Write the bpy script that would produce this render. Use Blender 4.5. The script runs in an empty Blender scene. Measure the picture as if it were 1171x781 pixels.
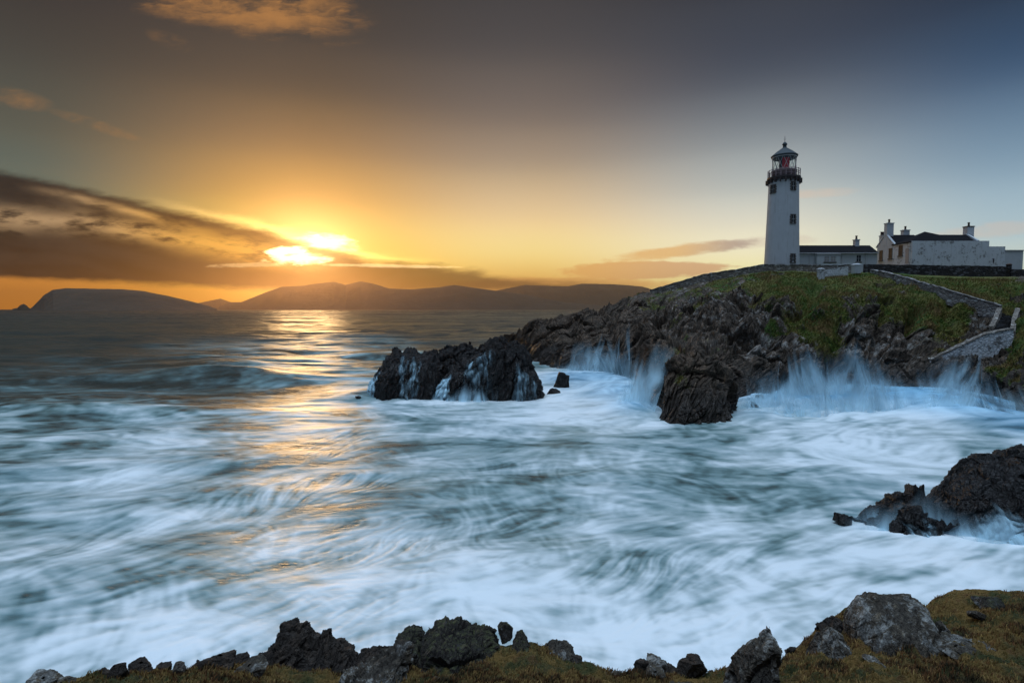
import bpy, math, random
import numpy as np
from mathutils import Vector

# ------------------------------------------------------------------ camera, sky, sun, exposure
sc = bpy.context.scene
F = 650.0                      # focal length in pixels of the 1171 px wide frame
PITCH = math.radians(3.26)
CAMZ = 10.0
cam_d = bpy.data.cameras.new('camera')
cam_d.sensor_width = 36.0
cam_d.lens = 36.0 * F / 1171.0
cam_d.clip_start = 0.1
cam_d.clip_end = 120000.0
cam = bpy.data.objects.new('camera', cam_d)
sc.collection.objects.link(cam)
cam.location = (0, 0, CAMZ)
cam.rotation_euler = (math.pi / 2 - PITCH, 0, 0)
sc.camera = cam

sc.view_settings.view_transform = 'Standard'
sc.view_settings.look = 'None'
sc.view_settings.exposure = 0.0
sc.view_settings.gamma = 1.0
sc.view_settings.use_curve_mapping = False
sc.render.engine = 'CYCLES'
cy = sc.cycles
cy.use_denoising = True
cy.max_bounces = 6
cy.diffuse_bounces = 3
cy.glossy_bounces = 3
cy.transmission_bounces = 4
cy.transparent_max_bounces = 16
cy.volume_bounces = 0
cy.sample_clamp_indirect = 4.0
cy.caustics_reflective = False
cy.caustics_refractive = False

SUN_AZ = math.atan((352 - 585.5) / F)      # left of the view axis
SUN_EL = math.radians(5.4)

# ---- tiny node-expression helper
class X:
    """A socket with arithmetic."""
    tree = None
    def __init__(self, s): self.s = s
    @staticmethod
    def put(inp, v):
        if isinstance(v, X): X.tree.links.new(v.s, inp)
        elif v is not None: inp.default_value = v
    @staticmethod
    def m(op, a, b=None, c=None, clamp=False):
        n = X.tree.nodes.new('ShaderNodeMath'); n.operation = op; n.use_clamp = clamp
        X.put(n.inputs[0], a)
        if b is not None: X.put(n.inputs[1], b)
        if c is not None: X.put(n.inputs[2], c)
        return X(n.outputs[0])
    def __add__(a, b): return X.m('ADD', a, b)
    __radd__ = __add__
    def __sub__(a, b): return X.m('SUBTRACT', a, b)
    def __rsub__(a, b): return X.m('SUBTRACT', b, a)
    def __mul__(a, b): return X.m('MULTIPLY', a, b)
    __rmul__ = __mul__
    def __truediv__(a, b): return X.m('DIVIDE', a, b)
    def __rtruediv__(a, b): return X.m('DIVIDE', b, a)
    def __neg__(a): return X.m('MULTIPLY', a, -1.0)
    def __pow__(a, b): return X.m('POWER', a, b)

def clamp01(a): return X.m('ADD', a, 0.0, clamp=True)
def vmax(a, b): return X.m('MAXIMUM', a, b)
def vmin(a, b): return X.m('MINIMUM', a, b)
def sstep(a, lo, hi):
    n = X.tree.nodes.new('ShaderNodeMapRange'); n.interpolation_type = 'SMOOTHSTEP'
    X.put(n.inputs['Value'], a); X.put(n.inputs['From Min'], lo); X.put(n.inputs['From Max'], hi)
    return X(n.outputs[0])
def lstep(a, lo, hi, t0=0.0, t1=1.0):
    n = X.tree.nodes.new('ShaderNodeMapRange'); n.clamp = True
    X.put(n.inputs['Value'], a); X.put(n.inputs['From Min'], lo); X.put(n.inputs['From Max'], hi)
    n.inputs['To Min'].default_value = t0; n.inputs['To Max'].default_value = t1
    return X(n.outputs[0])
def vec(x, y, z):
    n = X.tree.nodes.new('ShaderNodeCombineXYZ')
    for i, v in enumerate((x, y, z)): X.put(n.inputs[i], v)
    return X(n.outputs[0])
def sep(v):
    n = X.tree.nodes.new('ShaderNodeSeparateXYZ'); X.put(n.inputs[0], v)
    return [X(o) for o in n.outputs]
def mixc(f, a, b, mode='MIX'):
    n = X.tree.nodes.new('ShaderNodeMix'); n.data_type = 'RGBA'; n.blend_type = mode
    X.put(n.inputs[0], f)
    for k, v in ((6, a), (7, b)):
        X.put(n.inputs[k], v if isinstance(v, X) else (*v[:3], 1.0))
    return X(n.outputs[2])
def scalec(c, f):
    n = X.tree.nodes.new('ShaderNodeVectorMath'); n.operation = 'SCALE'
    X.put(n.inputs[0], c if isinstance(c, X) else tuple(c[:3])); X.put(n.inputs[3], f)
    return X(n.outputs[0])
def addv(a, b):
    n = X.tree.nodes.new('ShaderNodeVectorMath'); n.operation = 'ADD'
    X.put(n.inputs[0], a); X.put(n.inputs[1], b)
    return X(n.outputs[0])
def mulv(a, b):
    n = X.tree.nodes.new('ShaderNodeVectorMath'); n.operation = 'MULTIPLY'
    X.put(n.inputs[0], a); X.put(n.inputs[1], b)
    return X(n.outputs[0])
def noise(v, scale=1.0, detail=4.0, rough=0.5, dist=0.0, lac=2.0):
    n = X.tree.nodes.new('ShaderNodeTexNoise')
    X.put(n.inputs['Vector'], v); n.inputs['Scale'].default_value = scale
    n.inputs['Detail'].default_value = detail; n.inputs['Roughness'].default_value = rough
    n.inputs['Distortion'].default_value = dist; n.inputs['Lacunarity'].default_value = lac
    return X(n.outputs[0])
def voron(v, scale=1.0, feature='F1', out=0):
    n = X.tree.nodes.new('ShaderNodeTexVoronoi'); n.feature = feature
    X.put(n.inputs['Vector'], v); n.inputs['Scale'].default_value = scale
    return X(n.outputs[out])
def ramp(f, stops, interp='LINEAR'):
    n = X.tree.nodes.new('ShaderNodeValToRGB'); n.color_ramp.interpolation = interp
    cr = n.color_ramp
    while len(cr.elements) > 1: cr.elements.remove(cr.elements[-1])
    for i, (p, c) in enumerate(stops):
        e = cr.elements[0] if i == 0 else cr.elements.new(p)
        e.position = p
        if not hasattr(c, '__len__'): c = (c, c, c)
        e.color = (*c, 1.0)
    X.put(n.inputs[0], f)
    return X(n.outputs[0])
def attr(name):
    n = X.tree.nodes.new('ShaderNodeAttribute'); n.attribute_name = name
    return X(n.outputs['Fac'])
def attrc(name):
    n = X.tree.nodes.new('ShaderNodeAttribute'); n.attribute_name = name
    return X(n.outputs['Color'])
def bump(h, dist=0.1, strength=1.0, normal=None):
    n = X.tree.nodes.new('ShaderNodeBump')
    X.put(n.inputs['Height'], h); n.inputs['Distance'].default_value = dist
    n.inputs['Strength'].default_value = strength
    if normal: X.put(n.inputs['Normal'], normal)
    return X(n.outputs[0])
def S(r, g, b):
    """sRGB 0..255 to linear"""
    return tuple((c / 255 / 12.92) if c <= 10.3 else ((c / 255 + 0.055) / 1.055) ** 2.4 for c in (r, g, b))

# ---- world: Nishita sky plus the dawn colours and clouds, all as functions of direction
world = bpy.data.worlds.new('World'); sc.world = world; world.use_nodes = True
wt = world.node_tree; wt.nodes.clear(); X.tree = wt
tc = X(wt.nodes.new('ShaderNodeTexCoord').outputs['Generated'])
dx, dy, dz = sep(tc)
el = X.m('ARCSINE', vmin(vmax(dz, -1.0), 1.0)) * (180 / math.pi)      # elevation in degrees
az = X.m('ARCTAN2', dx, dy) * (180 / math.pi)                         # azimuth, + to the right
# elevation ramps at five azimuths; position = elevation / 90
def eramp(stops): return ramp(clamp01(el / 90.0), [(p / 90.0, c) for p, c in stops], 'CARDINAL')
hi = [(33, S(52, 52, 58)), (46, S(70, 80, 104)), (57, (0.40, 0.52, 0.80)), (90, (0.55, 0.70, 0.98))]
rA = eramp([(0, S(222, 140, 50)), (4, S(205, 140, 72)), (7.5, S(118, 116, 96)), (10.7, S(98, 106, 96)), (13.3, S(90, 92, 82)), (17.6, S(76, 75, 69)), (22.3, S(62, 58, 56))] + hi)
rB = eramp([(0, S(240, 160, 50)), (4, S(255, 200, 70)), (7.7, S(240, 194, 92)), (10.1, S(212, 164, 88)), (14, S(162, 128, 88)), (18.6, S(110, 92, 74)), (23, S(80, 71, 64)), (27, S(66, 60, 56))] + hi)
rC = eramp([(0, S(235, 160, 95)), (3, S(244, 192, 105)), (5.6, S(255, 226, 148)), (9, S(238, 208, 156)), (13.3, S(184, 162, 134)), (17.4, S(134, 120, 108)), (22.8, S(92, 86, 84)), (28.5, S(66, 64, 66))] + hi)
rD = eramp([(0, S(240, 200, 120)), (2.5, S(255, 242, 168)), (5.1, S(253, 246, 206)), (7.5, S(234, 230, 208)), (10.6, S(192, 197, 192)), (14.4, S(148, 156, 160)), (19.5, S(88, 95, 106)), (26.3, S(58, 62, 72))] + hi)
rE = eramp([(0, S(215, 215, 180)), (2.2, S(212, 222, 200)), (4.2, S(204, 219, 212)), (5.5, S(184, 206, 213)), (10, S(142, 169, 188)), (16.2, S(82, 107, 134)), (22, S(46, 62, 84))] + hi)
rF = eramp([(0, (0.075, 0.115, 0.17)), (20, (0.065, 0.105, 0.165)), (35, (0.06, 0.10, 0.165)), (46, (0.10, 0.15, 0.24))] + hi[2:])
sky = mixc(sstep(az, -41, -20), rA, rB)
sky = mixc(sstep(az, -20, 1.5), sky, rC)
sky = mixc(sstep(az, 1, 24), sky, rD)
sky = mixc(sstep(az, 22, 42), sky, rE)
azabs = X.m('ABSOLUTE', az)
sky = mixc(sstep(azabs, 55, 110), sky, rF)
# pixel-like plane coordinates of the direction, for laying out the clouds by angle
fy = vmax(dy, 0.05)
U = dx / fy * F + 585.5
V = dz / fy * F
front = sstep(dy, 0.05, 0.3)
def P2(su, sv, z): return vec(U * su, V * sv, z)
n1 = noise(P2(0.012, 0.045, 0.0), 1.0, 5, 0.55, 0.3)
n2 = noise(P2(0.03, 0.11, 3.3), 1.0, 5, 0.6, 0.2)
n3 = noise(P2(0.006, 0.02, 7.7), 1.0, 4, 0.5)
wob = (n1 - 0.5) * 26 + (n2 - 0.5) * 12
# glow around the sun
su_, sv_ = 352.0, 60.0
r2 = ((U - su_) * (U - su_) + (V - sv_) * (V - sv_) * 1.3)
glow = X.m('EXPONENT', r2 / (-2 * 105.0 ** 2)) * front
glow2 = X.m('EXPONENT', r2 / (-2 * 42.0 ** 2)) * front
sky = addv(sky, scalec((0.14, 0.07, 0.005), glow))
sky = addv(sky, scalec((0.95, 0.50, 0.24), glow2))
# high orange cloud, upper left
def blob(cu, cv, ru, rv, slope=0.0):
    a = (U - cu) / ru
    b = (V - cv - (U - cu) * slope) / rv
    return a * a + b * b
fl = noise(addv(P2(0.016, 0.04, 1.0), scalec(vec(n1, n2, 0.0), 1.2)), 1.0, 6, 0.6)
d1 = sstep(blob(285, 340, 150, 40, -0.16) + (n2 - 0.5) * 1.2, 1.15, 0.0) * sstep(fl, 0.34, 0.62)
d2 = sstep(blob(118, 206, 60, 8, -0.32), 1.0, 0.0) * sstep(fl, 0.34, 0.66) * 0.6
d3 = sstep(blob(25, 236, 55, 14, -0.2), 1.0, 0.0) * sstep(fl, 0.36, 0.66) * 0.5
d4 = sstep(blob(205, 298, 30, 12, -0.3), 1.0, 0.0) * sstep(fl, 0.42, 0.66) * 0.25
hc = clamp01(vmax(vmax(d1, d2), vmax(d3, d4)) * 0.75) * front
sky = mixc(hc, sky, mixc(fl, S(120, 90, 64), S(212, 146, 78)))
# right-hand lens clouds
tp = n2 * 10 - 5
l1 = sstep(blob(735, 42 + 2, 108, 11, 0.02) + (n2 - 0.5) * 1.4, 1.0, 0.55)
l2 = sstep(blob(780, 66, 95, 9, 0.13) + (n2 - 0.5) * 1.8, 1.0, 0.2)
l3 = sstep(blob(640, 28, 150, 9, 0.0) + (n2 - 0.5) * 1.4, 1.0, 0.4)
l4 = sstep(blob(925, 130, 60, 7, 0.05) + (n2 - 0.5) * 2, 1.0, 0.0) * 0.35
l5 = sstep(blob(1140, 90, 90, 10, 0.08) + (n2 - 0.5) * 2, 1.0, 0.0) * 0.30
l6 = sstep(blob(870, 76, 70, 8, 0.05) + (n2 - 0.5) * 2, 1.0, 0.0) * 0.35
sky = mixc(clamp01(vmax(l4, l5)) * front, sky, S(228, 196, 170))
sky = mixc(clamp01(l6) * front, sky, S(210, 190, 175))
sky = mixc(clamp01(l3 * 0.6) * front, sky, S(222, 158, 92))
sky = mixc(clamp01(l1 * 0.85) * front, sky, mixc(sstep(U, 640, 820), S(236, 178, 104), S(218, 170, 130)))
sky = mixc(clamp01(l2 * 0.8) * front, sky, mixc(sstep(U, 760, 850), S(236, 184, 116), S(178, 156, 144)))
# the long dark bank on the left
vt = ramp(clamp01((U + 200) / 1000), [(0.0, 178 / 200), (0.2, 158 / 200), (0.3, 139 / 200), (0.4, 113 / 200), (0.48, 95 / 200), (0.545, 80 / 200), (0.575, 70 / 200), (0.62, 58 / 200), (0.7, 50 / 200), (0.82, 36 / 200), (1.0, 20 / 200)])
vtop = X.m('MULTIPLY', vt, 200.0)
vbot = lstep(U, 0, 345, 35, 20)
top = sstep(vtop - V + wob * 0.75, -3.0, 9.0)
bot = sstep(V - vbot + (n2 - 0.5) * 10, -4.0, 6.0)
bank = top * bot
BQ = V - vtop
n1 = noise(vec(U * 0.0075, BQ * 0.034, 2.0), 1.0, 5, 0.55, 0.35)
n5 = noise(vec(U * 0.05, V * 0.16, 5.0), 1.0, 5, 0.65, 0.3)
# lighter slots inside the bank
line1 = BQ + lstep(U, 0, 320, 50, 24) - (n3 - 0.5) * 34 - wob * 0.4
slot = X.m('EXPONENT', line1 * line1 / -170.0) * sstep(n1 + n2, 0.72, 1.08) * sstep(U, 400, 300)
line2 = V - (vtop - 15) - wob * 0.35
slot2 = X.m('EXPONENT', line2 * line2 / -22.0) * sstep(n1, 0.38, 0.55) * sstep(U, 20, 120) * sstep(U, 260, 160)
near = X.m('EXPONENT', r2 / (-2 * 130.0 ** 2))
bcol = mixc(sstep(n1, 0.36, 0.66), S(19, 20, 26), S(46, 42, 42))
bcol = mixc(clamp01(near * 0.5), bcol, S(110, 64, 26))
bcol = mixc(clamp01(slot * 0.9 + slot2 * 0.8), bcol, mixc(sstep(U, 60, 260), S(186, 152, 112), S(248, 182, 80)))
bank_a = bank * lstep(U, 330, 620, 1.0, 0.70) * sstep(U, 800, 640)
# sunlit rim on the upper edge of the bank near the sun
sky = mixc(clamp01(bank_a * 0.97) * front, sky, bcol)
rimline = vtop - V + wob * 0.75
rim = X.m('EXPONENT', (rimline + 2) * (rimline + 2) / -30.0) * sstep(U, 150, 330) * sstep(U, 520, 400) * front
sky = addv(sky, scalec((0.75, 0.46, 0.14), rim))
# the burning gaps where the sun shows through
jit = (n5 - 0.5) * 2.6 + (n2 - 0.5) * 1.6
g1 = sstep(blob(376, 76, 36, 10, -0.1) + jit, 1.2, -0.2)
g2 = sstep(blob(342, 57, 38, 8, 0.0) + jit, 1.2, -0.2)
g3 = sstep(blob(330, 66, 26, 6, 0.05) + jit, 1.0, 0.2)
g4 = sstep(blob(440, 49, 90, 2.6, -0.02) + jit * 0.6, 1.0, 0.1) * 0.22
g5 = sstep(blob(300, 50, 70, 3.0, 0.02) + jit, 1.0, 0.1) * 0.12
gap = vmax(vmax(g1, g2), vmax(g3, vmax(g4, g5))) * front
dk = sstep(blob(400, 60, 40, 4.2, -0.12) + jit * 0.5, 1.0, 0.2) * 0.75
gap = clamp01(gap * (1.0 - dk))
sky = mixc(gap, sky, (3.6, 2.5, 1.2))
r3 = ((U - 358) * (U - 358) + (V - 66) * (V - 66) * 2.6)
sky = addv(sky, scalec((0.9, 0.55, 0.20), X.m('EXPONENT', r3 / (-2 * 24.0 ** 2)) * front))
# below the horizon: dark sea tone (the sea itself covers it)
sky = mixc(sstep(el, 0.0, -3.0), sky, (0.10, 0.12, 0.14))
# invented bright zenith above the view, added to light the foam
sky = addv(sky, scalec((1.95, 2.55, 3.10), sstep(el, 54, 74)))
nis = wt.nodes.new('ShaderNodeTexSky'); nis.sky_type = 'NISHITA'; nis.sun_disc = False
nis.sun_elevation = SUN_EL; nis.sun_rotation = SUN_AZ
bg1 = wt.nodes.new('ShaderNodeBackground'); X.put(bg1.inputs[0], X(nis.outputs[0])); bg1.inputs[1].default_value = 0.0012
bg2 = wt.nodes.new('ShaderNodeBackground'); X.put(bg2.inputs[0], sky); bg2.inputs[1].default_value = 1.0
ad = wt.nodes.new('ShaderNodeAddShader')
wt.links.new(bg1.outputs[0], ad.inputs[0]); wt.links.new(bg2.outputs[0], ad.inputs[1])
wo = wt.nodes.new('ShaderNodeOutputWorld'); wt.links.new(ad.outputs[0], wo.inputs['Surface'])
world.cycles.sampling_method = 'MANUAL'; world.cycles.sample_map_resolution = 1024

sun_d = bpy.data.lights.new('sun', 'SUN'); sun_d.energy = 0.50; sun_d.angle = math.radians(6.0)
sun_d.color = (1.0, 0.60, 0.26)
sun = bpy.data.objects.new('sun', sun_d); sc.collection.objects.link(sun)
sd = Vector((math.sin(SUN_AZ) * math.cos(SUN_EL), math.cos(SUN_AZ) * math.cos(SUN_EL), math.sin(SUN_EL)))
sun.rotation_euler = (-sd).to_track_quat('-Z', 'Y').to_euler()
sun.location = (0, 0, 60)

# ------------------------------------------------------------------ helpers
def at(px, py, D):
    """World point on the line of sight of photo pixel (px,py) at distance D along +Y."""
    px = np.asarray(px, float); py = np.asarray(py, float); D = np.asarray(D, float)
    u = (390.5 - py) / F; r = (px - 585.5) / F
    yy = math.cos(PITCH) + u * math.sin(PITCH); zz = -math.sin(PITCH) + u * math.cos(PITCH)
    return np.stack(np.broadcast_arrays(r / yy * D, D, CAMZ + zz / yy * D), -1)
def pix(p):
    p = np.asarray(p, float); x, y, z = p[..., 0], p[..., 1], p[..., 2] - CAMZ
    d = y * math.cos(PITCH) - z * math.sin(PITCH)
    return 585.5 + F * x / d, 390.5 - F * (y * math.sin(PITCH) + z * math.cos(PITCH)) / d

def smooth01(x): x = np.clip(x, 0, 1); return x * x * (3 - 2 * x)
def h3(i, j, k, seed):
    n = (i * 374761393 + j * 668265263 + k * 2147483647 + seed * 1274126177) & 0xFFFFFFFF
    n = ((n ^ (n >> 13)) * 1274126177) & 0xFFFFFFFF
    n = ((n ^ (n >> 16)) * 2246822519) & 0xFFFFFFFF
    return ((n ^ (n >> 15)) & 0xFFFFFF) / float(0xFFFFFF)
def vnoise(p, seed=0):
    """value noise, -1..1; p (...,3)"""
    i = np.floor(p).astype(np.int64); f = p - i; w = f * f * f * (f * (f * 6 - 15) + 10)
    r = 0
    for a in (0, 1):
        wx = w[..., 0] if a else 1 - w[..., 0]
        for b in (0, 1):
            wy = w[..., 1] if b else 1 - w[..., 1]
            for c in (0, 1):
                wz = w[..., 2] if c else 1 - w[..., 2]
                r = r + wx * wy * wz * h3(i[..., 0] + a, i[..., 1] + b, i[..., 2] + c, seed)
    return r * 2 - 1
def fbm(p, octs=4, seed=0, gain=0.5, lac=2.03):
    r = 0; a = 1; t = 0; p = np.asarray(p, float)
    for o in range(octs):
        r = r + a * vnoise(p, seed + o * 17); t += a; a *= gain; p = p * lac + 11.3
    return r / t
def ridged(p, octs=4, seed=0, gain=0.5):
    r = 0; a = 1; t = 0; p = np.asarray(p, float)
    for o in range(octs):
        r = r + a * (1 - np.abs(vnoise(p, seed + o * 31)) * 2.2); t += a; a *= gain; p = p * 2.1 + 5.7
    return r / t
def worley(p, seed=0):
    """returns F1, F2 and a random value of the nearest cell"""
    i = np.floor(p).astype(np.int64)
    f1 = np.full(p.shape[:-1], 9.0); f2 = f1.copy(); rv = np.zeros_like(f1); tl = np.zeros_like(f1)
    for a in (-1, 0, 1):
        for b in (-1, 0, 1):
            for c in (-1, 0, 1):
                x, y, z = i[..., 0] + a, i[..., 1] + b, i[..., 2] + c
                ha, hb, hc_ = h3(x, y, z, seed), h3(x, y, z, seed + 1), h3(x, y, z, seed + 2)
                ox, oy, oz = p[..., 0] - x - ha, p[..., 1] - y - hb, p[..., 2] - z - hc_
                d = np.sqrt(ox ** 2 + oy ** 2 + oz ** 2)
                nearer = d < f1
                f2 = np.where(nearer, f1, np.minimum(f2, d))
                r_ = h3(x, y, z, seed + 3); rv = np.where(nearer, r_, rv)
                k1 = (ha * 7.13 + r_ * 3.7) % 1 - .5; k2 = (hb * 5.71 + r_ * 6.1) % 1 - .5; k3 = (hc_ * 9.37 + r_ * 4.3) % 1 - .5
                tl = np.where(nearer, (k1 * ox + k2 * oy + k3 * oz) * 2.6, tl)
                f1 = np.where(nearer, d, f1)
    return f1, f2, rv, tl

def rotm(ax, deg):
    c, s = math.cos(math.radians(deg)), math.sin(math.radians(deg))
    return {'x': np.array([[1, 0, 0], [0, c, -s], [0, s, c]]), 'y': np.array([[c, 0, s], [0, 1, 0], [-s, 0, c]]),
            'z': np.array([[c, -s, 0], [s, c, 0], [0, 0, 1]])}[ax]
STRATA = rotm('y', 24) @ rotm('x', -12)
def rock_disp(P, s=1.0, seed=0, aniso=2.6, blocks=1.0):
    """height of fractured, tilted rock in metres for features of size s (m)"""
    w = np.stack([fbm(P / s * 0.9, 2, seed + 5), fbm(P / s * 0.9 + 9, 2, seed + 6), fbm(P / s * 0.9 + 21, 2, seed + 7)], -1)
    Q = (P + w * s * 0.16) @ STRATA
    q0 = Q[..., 0] / (s * 0.42) + 0.6 * w[..., 0]; q1 = Q[..., 0] / (s * 0.13) + 0.9 * w[..., 1]
    bed = ((q0 % 1) ** 1.6 - 0.4) * (0.6 + 0.8 * h3(np.floor(q0).astype(np.int64), np.zeros(q0.shape, np.int64), np.zeros(q0.shape, np.int64), seed)) * 0.15 + ((q1 % 1) - 0.5) * 0.045
    Q = Q / np.array([1.0, 1.0, aniso])
    h = 0
    for k, (sz, am) in enumerate(((s * 1.6, 0.42), (s * 0.62, 0.20), (s * 0.25, 0.085))):
        f1, f2, rv, tl = worley(Q / sz, seed + 40 * k)
        crack = smooth01((f2 - f1) / 0.10)
        h = h + am * s * ((rv - 0.5) * 0.95 * blocks + (crack - 1) * 0.45 + tl + (0.45 - f1) * 0.12)
    h = h + s * bed + 0.06 * s * ridged(P / s * 1.8, 4, seed + 3)
    return h

def grid_faces(nu, nv, closed_u=False):
    a = np.arange(nu * nv).reshape(nv, nu)
    if closed_u: a = np.concatenate([a, a[:, :1]], 1)
    return np.stack([a[:-1, :-1], a[:-1, 1:], a[1:, 1:], a[1:, :-1]], -1).reshape(-1, 4)
def grid_normals(G):
    du = np.gradient(G, axis=1); dv = np.gradient(G, axis=0)
    n = np.cross(du, dv); return n / (np.linalg.norm(n, axis=-1, keepdims=True) + 1e-9)
def new_mesh(name, V_, F_, mats=None, attrs=None, smooth=True, parent=None, cols=None):
    V_ = np.asarray(V_, np.float32).reshape(-1, 3); F_ = np.asarray(F_, np.int32)
    me = bpy.data.meshes.new(name)
    k = F_.shape[1]
    me.vertices.add(len(V_)); me.vertices.foreach_set('co', V_.ravel())
    me.loops.add(F_.size); me.loops.foreach_set('vertex_index', F_.ravel())
    me.polygons.add(len(F_)); me.polygons.foreach_set('loop_start', np.arange(0, F_.size, k, dtype=np.int32))
    me.polygons.foreach_set('loop_total', np.full(len(F_), k, np.int32))
    me.polygons.foreach_set('use_smooth', np.full(len(F_), smooth))
    me.update(calc_edges=True)
    for an, av in (attrs or {}).items():
        at_ = me.attributes.new(an, 'FLOAT', 'POINT'); at_.data.foreach_set('value', np.asarray(av, np.float32).ravel())
    for an, av in (cols or {}).items():
        at_ = me.attributes.new(an, 'FLOAT_COLOR', 'POINT')
        c4 = np.ones((len(V_), 4), np.float32); c4[:, :3] = np.asarray(av).reshape(-1, 3); at_.data.foreach_set('color', c4.ravel())
    o = bpy.data.objects.new(name, me); sc.collection.objects.link(o)
    for m in (mats if isinstance(mats, (list, tuple)) else [mats]):
        if m: me.materials.append(m)
    if parent: o.parent = parent
    return o
def tag(o, label=None, cat=None, group=None, kind=None):
    if label: o['label'] = label
    if cat: o['category'] = cat
    if group: o['group'] = group
    if kind: o['kind'] = kind
    return o

def material(name):
    m = bpy.data.materials.new(name); m.use_nodes = True
    m.node_tree.nodes.clear(); X.tree = m.node_tree
    out = m.node_tree.nodes.new('ShaderNodeOutputMaterial')
    return m, out
def principled(out, col, rough=0.8, normal=None, spec=0.3, alpha=None, **kw):
    t = X.tree; b = t.nodes.new('ShaderNodeBsdfPrincipled')
    X.put(b.inputs['Base Color'], col if isinstance(col, X) else (*col[:3], 1.0))
    X.put(b.inputs['Roughness'], rough)
    X.put(b.inputs['Specular IOR Level'], spec)
    if normal: X.put(b.inputs['Normal'], normal)
    if alpha is not None: X.put(b.inputs['Alpha'], alpha)
    for k, v in kw.items(): X.put(b.inputs[k], v)
    if out is not None: t.links.new(b.outputs[0], out.inputs['Surface'])
    return b
def geopos():
    return X(X.tree.nodes.new('ShaderNodeNewGeometry').outputs['Position'])
def geonor():
    return X(X.tree.nodes.new('ShaderNodeNewGeometry').outputs['True Normal'])
# ------------------------------------------------------------------ haze
HZ = bpy.data.meshes.new('haze')
hx, hy0, hy1, hz0, hz1 = 16500., -300., 16500., -6., 520.
hv = [(-hx, hy0, hz0), (hx, hy0, hz0), (hx, hy1, hz0), (-hx, hy1, hz0), (-hx, hy0, hz1), (hx, hy0, hz1), (hx, hy1, hz1), (-hx, hy1, hz1)]
HZ.from_pydata(hv, [], [(0, 3, 2, 1), (4, 5, 6, 7), (0, 1, 5, 4), (1, 2, 6, 5), (2, 3, 7, 6), (3, 0, 4, 7)])
haze = bpy.data.objects.new('haze', HZ); sc.collection.objects.link(haze)
tag(haze, 'thin warm sea haze fading the far hills', 'haze', kind='stuff')
m_haze, o_ = material('haze_air')
vp = m_haze.node_tree.nodes.new('ShaderNodeVolumePrincipled')
vp.inputs['Color'].default_value = (0.62, 0.42, 0.26, 1)
vp.inputs['Density'].default_value = 3.8e-5
vp.inputs['Anisotropy'].default_value = 0.88
m_haze.node_tree.links.new(vp.outputs[0], o_.inputs['Volume'])
HZ.materials.append(m_haze)

# ------------------------------------------------------------------ hills far across the bay
m_hill, o_ = material('hillside')
p_ = geopos()
hcx = mixc(noise(scalec(p_, 0.004), 1, 5, 0.6), (0.020, 0.026, 0.018), (0.07, 0.06, 0.045))
principled(o_, hcx, 0.95, bump(noise(scalec(p_, 0.012), 1, 6, 0.6), 25, 1.0))
def ridge(name, pts, D, depth, seed, rough=1.0, mat=None):
    px = np.array([p[0] for p in pts], float); py = np.array([p[1] for p in pts], float)
    n = 420; xs = np.linspace(px[0], px[-1], n); ys = np.interp(xs, px, py)
    top = at(xs, ys, D)
    H = np.maximum(top[:, 2], 0.0)
    m = 60; v = np.linspace(-1, 1, m)
    prof = np.where(v < 0, smooth01(1 + v) ** 0.8, smooth01(1 - v))
    Yg = D + v[:, None] * depth * (0.35 + 0.65 * np.clip(H / H.max(), 0, 1))[None]
    Xg = top[None, :, 0] * Yg / D
    Zg = prof[:, None] * H[None]
    Pn = np.stack([Xg, Yg, 0 * Zg], -1)
    ero = fbm(Pn * np.array([1, 0.35, 1]) / 260.0, 5, seed) * 0.16 + ridged(Pn / 500., 4, seed + 9) * 0.08
    Zg = Zg * (1 + ero * rough * (1 - np.exp(-((v[:, None]) / 0.25) ** 2))) + fbm(Pn / 90., 4, seed + 3) * 3.0 * rough * np.clip(H / 40, 0, 1)[None]
    Zg[0] = -5; Zg[-1] = -5
    G = np.stack([Xg, Yg, Zg], -1)
    return G.reshape(-1, 3), grid_faces(n, m)
def hills(name, pts, D, depth, seed, rough=1.0):
    Vx, Fx = ridge(name, pts, D, depth, seed, rough)
    o = new_mesh(name, Vx, Fx, m_hill); o['kind'] = 'structure'; return o
hills('hills', [(34, 353.5), (38, 350), (41, 347), (50, 338), (60, 332), (76, 330), (100, 330.5), (140, 331), (165, 333), (190, 338), (215, 344), (235, 349), (248, 353.2)], 3600., 900, 3)
hills('hills', [(14, 353.3), (20, 352), (23, 349), (27, 347.5), (30, 349), (33, 352), (36, 353.3)], 3500., 60, 4, 0.3)
hills('hills', [(215, 353), (225, 347), (240, 344), (252, 341.5), (262, 345), (275, 349), (300, 353)], 11500., 900, 8)
hills('hills', [(250, 351), (262, 346), (276, 345.5), (290, 340), (305, 334), (322, 328), (345, 327), (365, 324), (382, 322.5), (395, 326), (412, 322), (425, 324), (445, 330), (470, 331), (500, 329), (520, 326), (540, 329), (570, 333), (600, 337), (640, 345), (700, 351)], 9000., 1500, 12)
hills('hills', [(520, 350), (545, 338), (570, 332), (600, 326), (625, 327), (650, 327.5), (665, 324.5), (690, 325), (715, 326), (735, 328), (755, 334), (790, 340), (850, 345), (900, 350)], 13500., 1800, 15)

# ------------------------------------------------------------------ sea
def swirl_noise(x, y, s, seed): return vnoise(np.stack([x / s, y / s, 0 * x + seed * 3.7], -1), seed)
NA, NR = 1500, 1500
az_ = np.linspace(math.radians(-78), math.radians(78), NA)
# angular grid denser in the middle
tt = np.linspace(-1, 1, NA); az_ = np.radians(78) * (0.62 * tt + 0.38 * tt ** 3)
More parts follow.
